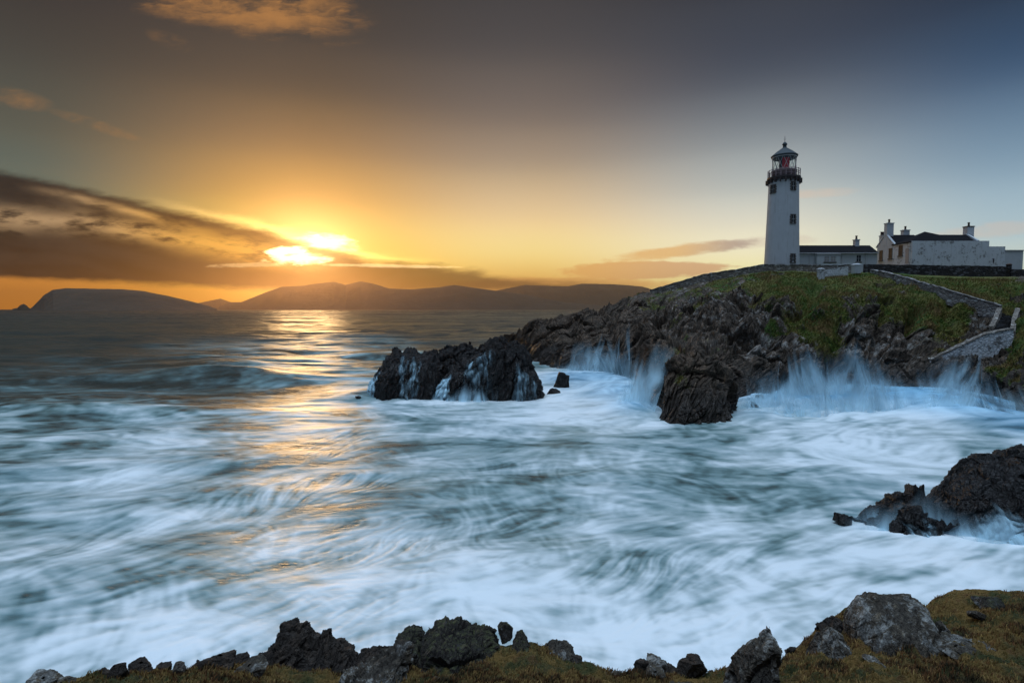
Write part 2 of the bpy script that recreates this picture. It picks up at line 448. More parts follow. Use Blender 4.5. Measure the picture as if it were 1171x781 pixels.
# radii: fine between 9 m and 260 m, coarse to the horizon
kk = np.linspace(0, 1, NR)
R0, R1, R2 = 6.0, 260.0, 16000.0
split = 1180
rr = np.concatenate([R0 * (R1 / R0) ** np.linspace(0, 1, split), R1 * (R2 / R1) ** np.linspace(0, 1, NR - split + 1)[1:]])
A, Rr = np.meshgrid(az_, rr)
SX = Rr * np.sin(A); SY = Rr * np.cos(A)
LR = np.log(Rr)

# foam cover read off the photograph at points of the water surface
FC = [(0,365,0),(300,365,0),(600,362,0),(0,400,.06),(120,395,.05),(200,420,.12),(100,440,.15),(0,450,.16),(250,450,.20),(330,452,.24),(250,412,.22),(300,405,.32),(380,400,.40),(350,425,.25),(400,440,.62),(420,400,.25),(500,375,.05),
      (0,485,.62),(100,490,.55),(200,490,.62),(300,478,.45),(390,478,.50),(330,520,.50),(250,560,.62),(0,530,.66),(120,560,.70),(380,540,.52),(450,470,.80),(530,475,.88),(620,470,1),(690,450,1.1),(650,510,.55),(560,530,.50),(600,560,.50),(720,500,.70),(480,520,.55),
      (800,530,.50),(860,545,.42),(900,500,.9),(950,490,1.1),(1050,480,1.1),(1120,520,.9),(1160,490,.95),(1100,560,.75),(1000,560,.62),(950,575,.50),(900,580,.55),(800,600,.72),(730,580,.66),(690,620,.72),(600,620,.60),(650,660,.80),(550,680,.92),(450,650,.80),(480,610,.70),(400,620,.62),(380,690,.85),(300,640,.78),(200,700,.78),(200,640,.62),(60,600,.62),
      (0,640,.55),(0,700,.6),(60,680,.52),(100,740,.80),(300,740,.9),(700,720,.85),(760,680,.72),(850,660,.85),(900,700,.85),(950,640,.8),(1000,620,.95),(1100,620,1.0),(1160,620,1.0),(1050,670,.9),(700,760,.9)]
fp = np.array([at(a, b, CAMZ) for a, b, c in FC]) ; fv = np.array([c for *_, c in FC])
# hit z=0
def sea_hit(px, py):
    p1 = at(px, py, 1.0); t = CAMZ / (CAMZ - p1[..., 2]); return p1[..., 0] * t, 1.0 * t
fx, fyy = sea_hit(np.array([a for a, *_ in FC], float), np.array([b for _, b, _ in FC], float))
fa = np.arctan2(fx, fyy); fl_ = np.log(np.hypot(fx, fyy))
wgt = 0; acc = 0
# vertical scale: use screen row spacing so that near and far points weigh alike
rowS = lambda R: 6500.0 / R
g_py = np.clip(rowS(Rr), 0, 900) / 600.0
for i in range(len(FC)):
    d2 = ((A - fa[i]) / 0.085) ** 2 + ((g_py - rowS(math.exp(fl_[i])) / 600.0) / 0.055) ** 2
    w = 1.0 / (0.15 + d2) ** 2.0
    wgt = wgt + w; acc = acc + w * fv[i]
cover = np.minimum((acc / wgt), 0.98) * (1 + 0.16 * smooth01((26 - Rr) / 9))
cover *= 1 - smooth01((Rr - 170) / 120)

# bulges where the surge climbs the rocks: (px, py, radius x, radius y in m, height)
SG = [(880, 462, 4.5, 5, 1.5), (930, 460, 5.5, 6, 2.4), (990, 458, 6, 6, 2.3), (1045, 460, 6, 6, 1.9), (1095, 465, 6, 5, 2.6), (1140, 482, 5, 4, 2.0), (1190, 500, 5, 4, 1.4),
      (690, 440, 9, 8, 1.6), (720, 455, 5, 6, 1.9), (728, 470, 3.0, 3.5, 1.6), (650, 432, 7, 8, 1.0), (860, 480, 2.5, 3, .8), (500, 446, 4, 3, .8), (425, 450, 3, 3, .7), (470, 452, 3, 3, .6),
      (1050, 606, 1.8, 1.0, .15), (1120, 614, 2, 1.0, .15)]
Hs = np.zeros_like(SX)
for a, b, sx, sy, hh in SG:
    cx, cy_ = sea_hit(a, b)
    r = np.hypot(cx, cy_); ux, uy = cx / r, cy_ / r
    du = (SX - cx) * uy - (SY - cy_) * ux; dv = (SX - cx) * ux + (SY - cy_) * uy
    Hs += hh * np.exp(-(du / sx) ** 2 - (dv / sy) ** 2)
Hs = 2.2 * (1 - np.exp(-Hs * 0.75 / 2.2))
surge = np.clip(Hs, 0, 3)
P3 = np.stack([SX, SY, 0 * SX], -1)
amp = 1 - smooth01((Rr - 40) / 400)
sw = (fbm(P3 / np.array([26., 9., 1.]), 3, 51) * (0.42 + 0.55 * smooth01((Rr - 45) / 60)) + fbm(P3 / np.array([7., 3.6, 1.]) + 4, 3, 52) * 0.20)
sw = sw * (0.35 + 0.65 * smooth01(Rr / 30)) * (1 - 0.4 * np.clip(surge, 0, 1))
# one dark swell rolling in on the left
cx, cy_ = sea_hit(255, 432)
du = SX - cx; dv = SY - cy_ + 0.10 * du
sw += 1.5 * np.exp(-(du / 14.0) ** 2) * np.exp(-(dv / 4.5) ** 2)
cx, cy_ = sea_hit(150, 470)
du = SX - cx; dv = SY - cy_ + 0.05 * du
sw += 0.7 * np.exp(-(du / 18.0) ** 2) * np.exp(-(dv / 3.0) ** 2)
far = smooth01((Rr - 60) / 200)
Hh = sw + Hs + far * 0.95 * fbm(P3 / np.array([60., 20., 1.]), 4, 61)
Hh = Hh * (1 - smooth01((Rr - 1500) / 4000))

# line integral convolution in the log-polar grid gives the silky drawn-out water
def flow(X_, Y_):
    s = 1.0
    ang = 0.8 * swirl_noise(X_, Y_ * 1.3, 14., 1) + 0.95 * swirl_noise(X_, Y_ * 1.5, 4.5, 2) + 0.45 * swirl_noise(X_, Y_ * 1.3, 1.9, 5)
    base = np.where(X_ < -3, math.radians(32), math.radians(8))
    k = smooth01((X_ + 14) / 16.)
    base = math.radians(40) * (1 - k) + math.radians(2) * k
    base = base * (1 - smooth01((Y_ - 22) / 30)) + math.radians(6) * smooth01((Y_ - 22) / 30)
    a = base + ang
    vx = np.cos(a); vy = np.sin(a)
    return vx, vy
sub = split
LA = A[:sub]; LRr = Rr[:sub]
vx, vy = flow(SX[:sub], SY[:sub])
gR = np.gradient(Hs[:sub], axis=0) / np.gradient(Rr[:sub], axis=0)
gA = np.gradient(Hs[:sub], axis=1) / (np.gradient(A[:sub], axis=1) * LRr)
vr = vx * np.sin(LA) + vy * np.cos(LA); va = vx * np.cos(LA) - vy * np.sin(LA)
kS = 3.2 * smooth01(Hs[:sub] / 1.2)
vr = vr * (1 - 0.5 * smooth01(Hs[:sub])) - kS * gR * 1.4 + 0 ; va = va * (1 - 0.8 * smooth01(Hs[:sub] / 1.2)) - kS * gA * 0.6
mag = np.sqrt(vr ** 2 + va ** 2) + 1e-6; vr /= mag; va /= mag
dA = np.gradient(az_); dRr = np.gradient(rr[:sub])
vi_a = va / (LRr * dA[None]); vi_r = vr / dRr[:, None]           # grid cells per metre
rng = np.random.default_rng(7)
def blur(a, n, ax):
    for _ in range(n):
        a = (np.roll(a, 1, ax) + 2 * a + np.roll(a, -1, ax)) / 4
    return a
def bil(img, i, j):
    i = np.clip(i, 0, img.shape[0] - 1.001); j = np.clip(j, 0, img.shape[1] - 1.001)
    i0 = i.astype(np.int32); j0 = j.astype(np.int32); a = i - i0; b = j - j0
    return (img[i0, j0] * (1 - a) * (1 - b) + img[i0 + 1, j0] * a * (1 - b) + img[i0, j0 + 1] * (1 - a) * b + img[i0 + 1, j0 + 1] * a * b)
def lic(noise_img, L_rel, steps):
    """L_rel: half length as a fraction of the distance"""
    J, I = np.meshgrid(np.arange(NA, dtype=np.float64), np.arange(sub, dtype=np.float64))
    out = noise_img.copy(); tot = 1.0
    for sgn in (1, -1):
        i, j = I.copy(), J.copy()
        for s in range(steps):
            h = sgn * L_rel * LRr / steps
            da = bil(vi_a, i, j); dr = bil(vi_r, i, j)
            j = j + da * h; i = i + dr * h
            w = 1 - (s + 1) / (steps + 1)
            out = out + w * bil(noise_img, i, j); tot += w
    return out / tot
def norm(a): return (a - a.mean()) / (a.std() + 1e-9)
wn = rng.standard_normal((sub, NA))
w1 = norm(lic(norm(blur(blur(wn, 3, 0), 3, 1)), 0.030, 16))
w2 = norm(lic(norm(blur(blur(rng.standard_normal((sub, NA)), 14, 0), 14, 1)), 0.055, 18))
w3 = norm(lic(norm(blur(blur(rng.standard_normal((sub, NA)), 90, 0), 90, 1)), 0.085, 14))
keep_a, keep_r = vi_a, vi_r
def turned(seed, base_deg, spread):
    sx, sy = SX[:sub], SY[:sub]
    a = math.radians(base_deg) + spread * swirl_noise(sx, sy * 1.4, 7.0, seed) + spread * .8 * swirl_noise(sx, sy * 1.4, 2.4, seed + 1)
    x_, y_ = np.cos(a), np.sin(a)
    r_ = x_ * np.sin(LA) + y_ * np.cos(LA); a_ = x_ * np.cos(LA) - y_ * np.sin(LA)
    m_ = np.sqrt(r_ ** 2 + a_ ** 2); return a_ / m_ / (LRr * dA[None]), r_ / m_ / dRr[:, None]
vi_a, vi_r = turned(31, -28, 1.1)
w4 = norm(lic(norm(blur(blur(rng.standard_normal((sub, NA)), 6, 0), 6, 1)), 0.034, 14))
vi_a, vi_r = turned(41, 75, 1.3)
w5 = norm(lic(norm(blur(blur(rng.standard_normal((sub, NA)), 20, 0), 20, 1)), 0.040, 12))
vi_a, vi_r = keep_a, keep_r
lowf = fbm(P3[:sub] / np.array([5.5, 3.4, 1.]) + 3, 4, 77)
lf2 = fbm(P3[:sub] / np.array([1.7, 1.1, 1.]) + 8 + 0.5 * norm(lowf)[..., None], 4, 78, 0.6)
calm = 1 - 0.6 * smooth01(Hs[:sub] / 1.0)
silk = 0.25 * w1 + 0.26 * w2 + 0.22 * w3 + (0.16 * w4 + 0.17 * w5) * calm + 0.34 * norm(lowf) + 0.20 * norm(lf2)
silk_full = np.zeros_like(SX); silk_full[:sub] = silk
fine_full = np.zeros_like(SX); fine_full[:sub] = 0.55 * w1 + 0.6 * w2
fade = 1 - smooth01((Rr - 120) / 130)
foam = cover + 0.24 * silk_full * fade * (0.15 + smooth01(cover / 0.35) * 0.9)
foam = foam - 0.16 * np.clip(surge, 0, 1.2)
Hh = Hh + 0.010 * silk_full * fade
G = np.stack([SX, SY, Hh], -1)

m_sea, o_ = material('sea_water')
p_ = geopos()
px_, py_, pz_ = sep(p_)
fo = attr('foam'); fi = attr('fine'); sg = attr('surge')
dist = X.m('SQRT', px_ * px_ + py_ * py_)
# small detail threads
th = noise(mulv(p_, (1.6, 3.2, 1.0)), 1.0, 5, 0.62, 0.6)
f2_ = fo + (th - 0.5) * 0.20
white = sstep(f2_, 0.33, 1.24)
milk = sstep(f2_, 0.02, 0.60)
deep = mixc(noise(scalec(p_, 0.03), 1, 3), (0.010, 0.016, 0.012), (0.026, 0.032, 0.022))
c1 = mixc(milk, deep, mixc(sstep(sg, 0.0, 1.5), mixc(noise(scalec(p_, 0.12), 1, 3), (0.13, 0.26, 0.30), (0.19, 0.28, 0.25)), (0.08, 0.26, 0.42)))
c2 = mixc(white, c1, mixc(sstep(sg, 0.0, 1.7), (0.82, 0.88, 0.90), (0.38, 0.70, 0.90)))  # bluer on the surge: aerated water plus the cove's blue skylight as colour
wav = noise(mulv(p_, (0.10, 0.32, 0.3)), 1.0, 7, 0.62, 0.3)
wav2 = noise(mulv(p_, (0.004, 0.022, 0.05)), 1.0, 7, 0.66, 0.2)
nearb = bump(fi * 0.012 + th * 0.05, 1.0, 0.5)
hfar = wav * 1.7 + wav2 * lstep(dist, 100, 2500, 1.0, 40.0)
bstr = bump(hfar, 1.0, 1.0, nearb)
farmix = X.tree.nodes.new('ShaderNodeMix'); farmix.data_type = 'VECTOR'
X.put(farmix.inputs[0], sstep(fo, 0.5, 0.1)); X.put(farmix.inputs[4], nearb); X.put(farmix.inputs[5], bstr)
nrm = X(farmix.outputs[1])
rgh = mixc(milk, mixc(clamp01(sstep(wav2, 0.40, 0.62) * lstep(dist, 150, 1200, 0.25, 1.0)), (0.34,) * 3, (0.62,) * 3), (0.42,) * 3)
rgh = mixc(white, rgh, (0.52,) * 3)
principled(o_, c2, rgh, nrm, 0.5, **{'IOR': 1.33})
sea = new_mesh('sea', G.reshape(-1, 3), grid_faces(NA, NR), m_sea, {'foam': foam, 'fine': fine_full, 'surge': surge})
sea['kind'] = 'structure'
def sea_z(x, y):
    """nearest grid height of the sea"""
    r = np.hypot(x, y); a = np.arctan2(x, y)
    return Hh[np.searchsorted(rr, r).clip(0, NR - 1), np.searchsorted(az_, a).clip(0, NA - 1)]
# ------------------------------------------------------------------ rock and grass materials
def rock_material(name, base=(0.050, 0.042, 0.036), warm=(0.095, 0.062, 0.045), pale=(0.30, 0.31, 0.32), pale_amt=0.5, wet_top=3.0, scale=1.0, green=0.0, grass=False, grass_cols=None):
    m, o_ = material(name)
    p = geopos(); nr = geonor(); x, y, z = sep(p); nx, ny, nz = sep(nr)
    s = 1.0 / scale
    a = noise(scalec(p, 0.35 * s), 1, 6, 0.62, 0.4)
    b = noise(scalec(p, 1.7 * s), 1, 6, 0.65, 0.3)
    c = noise(scalec(p, 7.0 * s), 1, 5, 0.65)
    d = voron(addv(scalec(p, 3.1 * s), scalec(vec(a, b, c), 1.2)), 1.0, 'DISTANCE_TO_EDGE')
    col = mixc(sstep(a, 0.38, 0.66), base, warm)
    col = mixc(sstep(b, 0.35, 0.75) * 0.8, col, tuple(v * 2.3 for v in base))
    col = mixc(sstep(c, 0.56, 0.70) * 0.35, col, tuple(v * 0.4 for v in base))
    pm = sstep(b + (a - 0.5) * 0.8 + (c - 0.5) * 0.5, 0.66 - 0.16 * pale_amt, 0.78 - 0.12 * pale_amt) * pale_amt
    if grass and wet_top > 0: pm = pm * sstep(x, 18.0, 34.0) * sstep(a, 0.42, 0.58)
    if wet_top > 0: pm = pm * sstep(z + (b - 0.5) * 3, wet_top * 0.7, wet_top * 1.6)
    col = mixc(clamp01(pm), col, pale)
    if green > 0:
        gm = sstep(nz + (b - 0.5) * 1.2, 0.55, 0.95) * green
        col = mixc(clamp01(gm), col, mixc(c, (0.030, 0.042, 0.014), (0.085, 0.085, 0.028)))
    wet = sstep(z + (b - 0.5) * 3.0, wet_top * 1.3, wet_top * 0.5) if wet_top > 0 else None
    rough = 0.85
    if wet is not None:
        col = mixc(wet * 0.75, col, mixc(c, (0.010, 0.009, 0.010), (0.030, 0.024, 0.020)))
        rough = mixc(wet, (0.85,) * 3, (0.33,) * 3)
    def dotc(k): return x * float(STRATA[0][k]) + y * float(STRATA[1][k]) + z * float(STRATA[2][k])
    st_ = noise(scalec(vec(dotc(0), dotc(1), dotc(2) * 0.14), 2.4 * s), 1, 5, 0.65, 0.25)
    col = mixc(sstep(st_, 0.60, 0.46) * 0.6, col, tuple(v * 0.35 for v in base))
    col = mixc(sstep(st_, 0.60, 0.72) * 0.45, col, tuple(v * 2.6 for v in warm))
    h = b * 0.4 + c * 0.2 + sstep(d, 0.0, 0.12) * 0.14 + st_ * 0.8
    nb = bump(h, 0.35 * scale, 0.9)
    if grass:
        g = attr('grass')
        g = sstep(g + (b - 0.5) * 0.9 + (c - 0.5) * 0.45, 0.40, 0.58)
        gn = noise(scalec(p, 0.22 * s), 1, 4, 0.6); gf = noise(mulv(p, (6.0 * s, 6.0 * s, 9.0 * s)), 1, 5, 0.75)
        g1, g2, g3 = grass_cols or ((0.060, 0.115, 0.020), (0.17, 0.155, 0.040), (0.19, 0.12, 0.052))
        gc = mixc(sstep(gn, 0.38, 0.60), g1, g2)
        gc = mixc(sstep(noise(scalec(p, 0.6 * s), 1, 4, 0.6), 0.52, 0.72) * 0.8, gc, g3)
        gc = mixc(sstep(gf, 0.40, 0.70) * 0.6, gc, scalec(gc, 0.35))
        col = mixc(g, col, gc)
        nb2 = bump(gf * 0.6 + b * 0.4, 0.5 * scale, 0.8)
        mx = X.tree.nodes.new('ShaderNodeMix'); mx.data_type = 'VECTOR'
        X.put(mx.inputs[0], g); X.put(mx.inputs[4], nb); X.put(mx.inputs[5], nb2); nb = X(mx.outputs[1])
        rough = mixc(g, rough if isinstance(rough, X) else (rough,) * 3, (0.95,) * 3)
    principled(o_, col, rough, nb, 0.35)
    return m
m_cliff = rock_material('cliff_rock', base=(0.066, 0.048, 0.034), warm=(0.175, 0.112, 0.070), pale=(0.40, 0.38, 0.35), grass=True, pale_amt=1.1, wet_top=3.2, scale=1.0)
m_searock = rock_material('wet_rock', base=(0.013, 0.011, 0.010), warm=(0.030, 0.020, 0.016), pale_amt=0.0, wet_top=5.0)

# ------------------------------------------------------------------ headland
# per column: px, base (py,D), points up to the crest (py,D)
HC = [
 (560, [(394, 172), (393.5, 174), (393, 176)]),
 (575, [(395, 165), (390, 168), (387.5, 172)]),
 (584, [(399, 150), (390, 156), (382.5, 162)]),
 (600, [(412, 118), (400, 126), (385, 138), (374, 150)]),
 (617, [(418, 104), (402, 112), (384, 124), (366, 140)]),
 (640, [(424, 95), (405, 101), (385, 112), (362, 130)]),
 (655, [(428, 91), (405, 98), (380, 110), (359, 127)]),
 (672, [(430, 88), (405, 94), (380, 105), (354, 122)]),
 (678, [(431, 87), (405, 93), (380, 104), (357, 121)]),
 (700, [(434, 83), (410, 87), (380, 97), (347, 117)]),
 (722, [(440, 77), (415, 81), (385, 90), (340, 113)]),
 (727, [(446, 73), (430, 76), (400, 84), (370, 94), (337, 112)]),
 (734, [(470, 56), (450, 59), (430, 62), (410, 74), (385, 84), (335.5, 110)]),
 (742, [(484, 49.7), (455, 52), (420, 55.5), (408, 60), (385, 80), (350, 97), (334.5, 109)]),
 (756, [(488, 48.5), (450, 50.5), (412, 53.5), (402, 56), (394, 66), (370, 84), (350, 96), (335, 108)]),
 (775, [(489, 48.2), (450, 50), (408, 53), (398, 56), (390, 68), (365, 85), (343, 95), (330, 107)]),
 (800, [(489, 48.2), (450, 50), (405, 53), (396, 56), (388, 68), (365, 83), (338, 93), (323.5, 104.5)]),
 (822, [(488, 48.5), (450, 50), (408, 53), (397, 57), (386, 69), (360, 82), (333, 92), (320, 103.5)]),
 (838, [(485, 49.3), (455, 51), (420, 54), (402, 59), (388, 69), (360, 80), (333, 90), (317.5, 102)]),
 (847, [(474, 54), (455, 57), (430, 60), (405, 64), (388, 70), (360, 79), (333, 89), (315.5, 101)]),
 (853, [(466, 58), (450, 60.5), (432, 63), (402, 67), (388, 71), (360, 79), (333, 89), (314.5, 100)]),
 (880, [(464, 59), (448, 61.5), (428, 65), (398, 69), (375, 74), (345, 82), (311.5, 98)]),
 (905, [(463, 59), (445, 62), (425, 65), (396, 69), (370, 75), (345, 81), (311.5, 97)]),
 (935, [(462, 60), (440, 63), (415, 66), (392, 70), (362, 76), (337, 83), (314, 95.5)]),
 (960, [(461, 60), (440, 63), (410, 67), (385, 71), (352, 77), (333, 83), (314.5, 95)]),
 (1000, [(460, 61), (440, 64), (415, 66), (385, 70), (350, 76), (330, 82), (312.5, 94.5)]),
 (1050, [(459, 61), (440, 64), (420, 66), (400, 69), (365, 75), (340, 81), (316, 93)]),
 (1085, [(460, 60), (440, 63), (425, 65), (405, 70), (375, 75), (345, 80), (318, 92)]),
 (1110, [(461, 59), (445, 62), (430, 64), (408, 68), (385, 74), (350, 79), (319, 92)]),
 (1140, [(466, 57), (450, 59), (430, 61), (410, 66), (390, 72), (352, 79), (319, 91)]),
 (1171, [(478, 52), (458, 54), (430, 57), (405, 61), (380, 67), (350, 76), (319, 90)]),
 (1215, [(500, 44), (470, 46), (430, 49), (400, 54), (375, 61), (345, 74), (319, 88)]),
 (1280, [(560, 33), (510, 34), (450, 38), (410, 43), (375, 54), (345, 70), (319, 86)]),
 (1400, [(640, 22.5), (570, 23.5), (480, 27), (420, 34), (380, 47), (345, 64), (319, 84)]),
]
NUc, NVc = 1500, 400
cpx = np.array([c[0] for c in HC], float)
T = np.linspace(0, 1, NVc)
tabPY, tabD = [], []
for _, pts in HC:
    py = np.array([p[0] for p in pts], float); D = np.array([p[1] for p in pts], float)
    t = (py[0] - py) / (py[0] - py[-1])
    tabPY.append(py[0] + (py[-1] - py[0]) * T); tabD.append(np.interp(T, t, D))
tabPY = np.array(tabPY); tabD = np.array(tabD)
uu = np.interp(np.linspace(0, 1, NUc), [0, 0.80, 1.0], [560, 1185, 1400])
def pwl(tab): return np.stack([np.interp(uu, cpx, tab[:, k]) for k in range(NVc)], 0)
PYg = pwl(tabPY); Dg = pwl(tabD)
def bl(a, n, ax):
    for _ in range(n):
        b = np.pad(a, [(1, 1) if i == ax else (0, 0) for i in range(2)], mode='edge')
        a = (b[:-2] + 2 * b[1:-1] + b[2:]) / 4 if ax == 0 else (b[:, :-2] + 2 * b[:, 1:-1] + b[:, 2:]) / 4
    return a
Dg = bl(Dg, 40, 0); Dg = bl(Dg, 20, 1)
H0 = at(uu[None, :] + 0 * PYg, PYg, Dg)
nor = grid_normals(H0)
nor *= np.sign((nor * (np.array([0, 0, CAMZ]) - H0)).sum(-1, keepdims=True))
zz = H0[..., 2]; PXg = uu[None] + 0 * zz
# grass cover read off the photo: (px, py, amount)
GR = [(745, 338, .5), (780, 330, .6), (800, 340, .5), (830, 325, .9), (870, 320, 1), (905, 330, 1.1), (920, 350, 1), (900, 365, .7), (935, 325, 1), (925, 375, .7), (960, 335, 1), (985, 330, 1), (960, 360, .75), (950, 380, .7), (1010, 350, .8), (990, 375, .35), (1040, 350, .9),
      (1060, 345, 1), (1090, 350, 1), (1075, 370, .7), (1060, 385, .35), (1120, 335, 1), (1150, 325, 1), (1160, 345, .9), (1100, 325, 1), (1155, 420, .7), (1171, 440, .8), (1160, 400, .7), (1140, 400, .4), (1171, 360, .8), (1230, 400, .8),
      (700, 370, .05), (650, 390, .0), (600, 400, 0), (760, 370, .15), (800, 370, .12), (840, 345, .3), (850, 370, .2), (870, 350, .5), (885, 390, .3), (760, 430, .15), (800, 440, 0), (850, 430, .0), (900, 420, .05), (950, 430, .0), (1000, 420, 0), (1050, 430, 0), (1000, 395, .05), (1100, 430, 0), (1150, 450, .0), (880, 410, .1), (1030, 385, .1), (975, 350, .5), (1130, 370, .2), (700, 345, .35), (720, 350, .25), (770, 400, .3)]
w_ = 0; a_ = 0
for gx, gy, gv in GR:
    d2 = ((PXg - gx) / 22) ** 2 + ((PYg - gy) / 14) ** 2
    w = 1 / (0.2 + d2) ** 2; w_ = w_ + w; a_ = a_ + w * gv
grass_a = a_ / w_
gn_ = fbm(H0 / 4.0, 4, 91) * 0.55
grass_m = np.clip(grass_a * 0.90 - 0.12 + gn_ * 0.95 + fbm(H0 / 1.3, 3, 94) * 0.35, 0, 1.2)
gsm = smooth01((grass_m - 0.34) / 0.30)
disp = (rock_disp(H0, 4.2, 11, 4.0) * 0.72 + rock_disp(H0, 1.5, 71, 4.0) * 0.42) * (0.62 + 0.38 * smooth01((PXg - 720) / 60))
dgr = fbm(H0 / 5.0, 3, 35) * 1.1 + fbm(H0 / 2.2, 4, 33) * 0.85 + np.abs(fbm(H0 / 0.9, 3, 34)) * 0.45
crest = smooth01((1 - T) / 0.10)[:, None]
basef = 1.0
dd = disp * (1 - gsm * 0.86) + dgr * gsm
# large gullies following the tilted beds
gully = 0
for pts, wd, dp in (([(932, 330), (915, 352), (893, 372), (862, 388), (815, 398)], 9, 2.2), ([(1052, 352), (1046, 372), (1052, 392), (1064, 412), (1068, 440)], 8, 3.0), ([(745, 345), (768, 372), (785, 392)], 10, 1.6),
                    ([(870, 330), (850, 350), (840, 372)], 7, 1.4), ([(985, 345), (970, 370), (955, 395), (950, 430)], 7, 1.5), ([(1088, 345), (1085, 360), (1095, 378)], 6, 1.3), ([(850, 395), (843, 425), (846, 470)], 7, 2.0), ([(1010, 365), (1000, 400), (1005, 440)], 6, 1.3), ([(900, 395), (905, 430), (900, 460)], 7, 1.2), ([(690, 365), (700, 395), (690, 430)], 9, 1.5), ([(650, 375), (655, 400), (650, 425)], 8, 1.3)):
    best = 1e9
    for (xa, ya), (xb_, yb_) in zip(pts[:-1], pts[1:]):
        tt_ = np.clip(((PXg - xa) * (xb_ - xa) + (PYg - ya) * (yb_ - ya)) / ((xb_ - xa) ** 2 + (yb_ - ya) ** 2), 0, 1)
        best = np.minimum(best, np.hypot(PXg - xa - tt_ * (xb_ - xa), PYg - ya - tt_ * (yb_ - ya)))
    gully = gully + dp * np.exp(-(best / wd) ** 2)
gul = ridged((H0 @ STRATA) / np.array([5.5, 8.0, 16.0]), 3, 5) * 1.1
dd = dd + gul * (1 - 0.6 * gsm)
dd = dd + fbm(H0 / 9.0, 3, 44) * 1.6 * (1 - 0.4 * gsm) - gully - 0.2
H1 = H0 + nor * (dd * (0.12 + 0.88 * crest) * (0.35 + 0.65 * np.clip(Dg / 70, 0, 1)))[..., None]
# the skyline rocks left of the wall keep their relief
rel = smooth01((745 - PXg) / 25)
H1[..., 2] += (1 - crest) * rel * (rock_disp(H0, 2.6, 19, 1.5) * 0.6)
# skirt under water, and the ground behind the crest
sk = H1[0:1].copy(); rows_dn = []
for k, (dz_, back) in enumerate(((-1.0, -0.3), (-3.5, -0.6))):
    r = H1[0:1].copy(); r[..., 2] = np.minimum(r[..., 2], 0) + dz_; rows_dn.insert(0, r)
rows_up = []
c0 = H1[-1:]
px0 = uu
keep = smooth01((px0 - 735) / 60)
for back in (1.5, 4, 8, 14, 22, 34, 50):
    r = c0.copy(); r[..., 1] += back; r[..., 0] += back * r[..., 0] / r[..., 1]
    drop = -(back * 0.9) * (1 - keep) - np.maximum(back - 30, 0) * 0.8 * keep + 0.15 * np.minimum(back, 4) * keep
    r[..., 2] = np.maximum(c0[..., 2] + drop[None], -3)
    rows_up.append(r)
Hall = np.concatenate(rows_dn + [H1] + rows_up, 0)
gall = np.concatenate([np.zeros((len(rows_dn), NUc)), grass_m, np.repeat(grass_m[-1:], len(rows_up), 0)], 0)
headland = new_mesh('headland', Hall.reshape(-1, 3), grid_faces(NUc, Hall.shape[0]), m_cliff, {'grass': gall}, smooth=False)
headland['kind'] = 'structure'
def ground_at(px, py):
    """point of the headland surface nearest a photo pixel, with its normal index"""
    q = pix(H1); d = (q[0] - px) ** 2 + (q[1] - py) ** 2
    # prefer the nearest to the camera among close matches
    idx = np.unravel_index(np.argmin(d + 0.002 * H1[..., 1]), d.shape)
    return H1[idx]

# ------------------------------------------------------------------ free standing crags and boulders
def crag(name, prof, D, thick, seed, mat, s=1.0, amp=1.0, base_z=None, nv=150, nu=220, lean=0.0, smooth=False, jag=0.0, parent=None, fwd=0.80):
    """rock whose outline in plan and height follows (px, top py); base at base_z"""
    px = np.array([p[0] for p in prof], float); py = np.array([p[1] for p in prof], float)
    u = np.linspace(0, 1, nu); u = 0.5 - 0.5 * np.cos(u * math.pi) * (0.6) - 0.4 * (0.5 - u)
    u = (u - u.min()) / (u.max() - u.min())
    xs = px[0] + (px[-1] - px[0]) * u; ys = np.interp(xs, px, py)
    top = at(xs, ys, D)
    zb = base_z if base_z is not None else -1.5
    Ht = np.maximum(top[:, 2] - zb, 0.02)
    ends = np.clip(np.minimum(u, 1 - u) / 0.12, 0, 1) ** 0.5
    ph = np.linspace(0, math.pi, nv)
    sh = np.sin(ph) ** 0.62; ch = np.cos(ph)
    hw = thick * (0.30 + 0.70 * Ht / Ht.max()) * (0.15 + 0.85 * ends)
    off = -ch[:, None] * hw[None] * np.where(ch > 0, 2 * fwd, 2 * (1 - fwd))[:, None]
    Y = D + off + 0 * top[:, 0]
    Z = zb + sh[:, None] * Ht[None]
    Xx = top[None, :, 0] * (1 + 0 * Y) + lean * (Z - zb)
    Gc = np.stack([Xx, Y, Z], -1)
    n = grid_normals(Gc); c = Gc.reshape(-1, 3).mean(0)
    n *= np.sign((n * (Gc - c)).sum(-1, keepdims=True) + 1e-9)
    d = rock_disp(Gc + seed * 3.1, s, seed, 2.0) * amp + rock_disp(Gc + seed, s * 0.35, seed + 3, 1.6) * amp * 0.9
    d = d - s * amp * 0.10
    Gc = Gc + n * d[..., None]
    Gc[..., 2] += (fbm(Gc / (s * 0.7), 3, seed + 8) * jag * s * sh[:, None])
    return new_mesh(name, Gc.reshape(-1, 3), grid_faces(nu, nv), mat, smooth=smooth, parent=parent), Gc

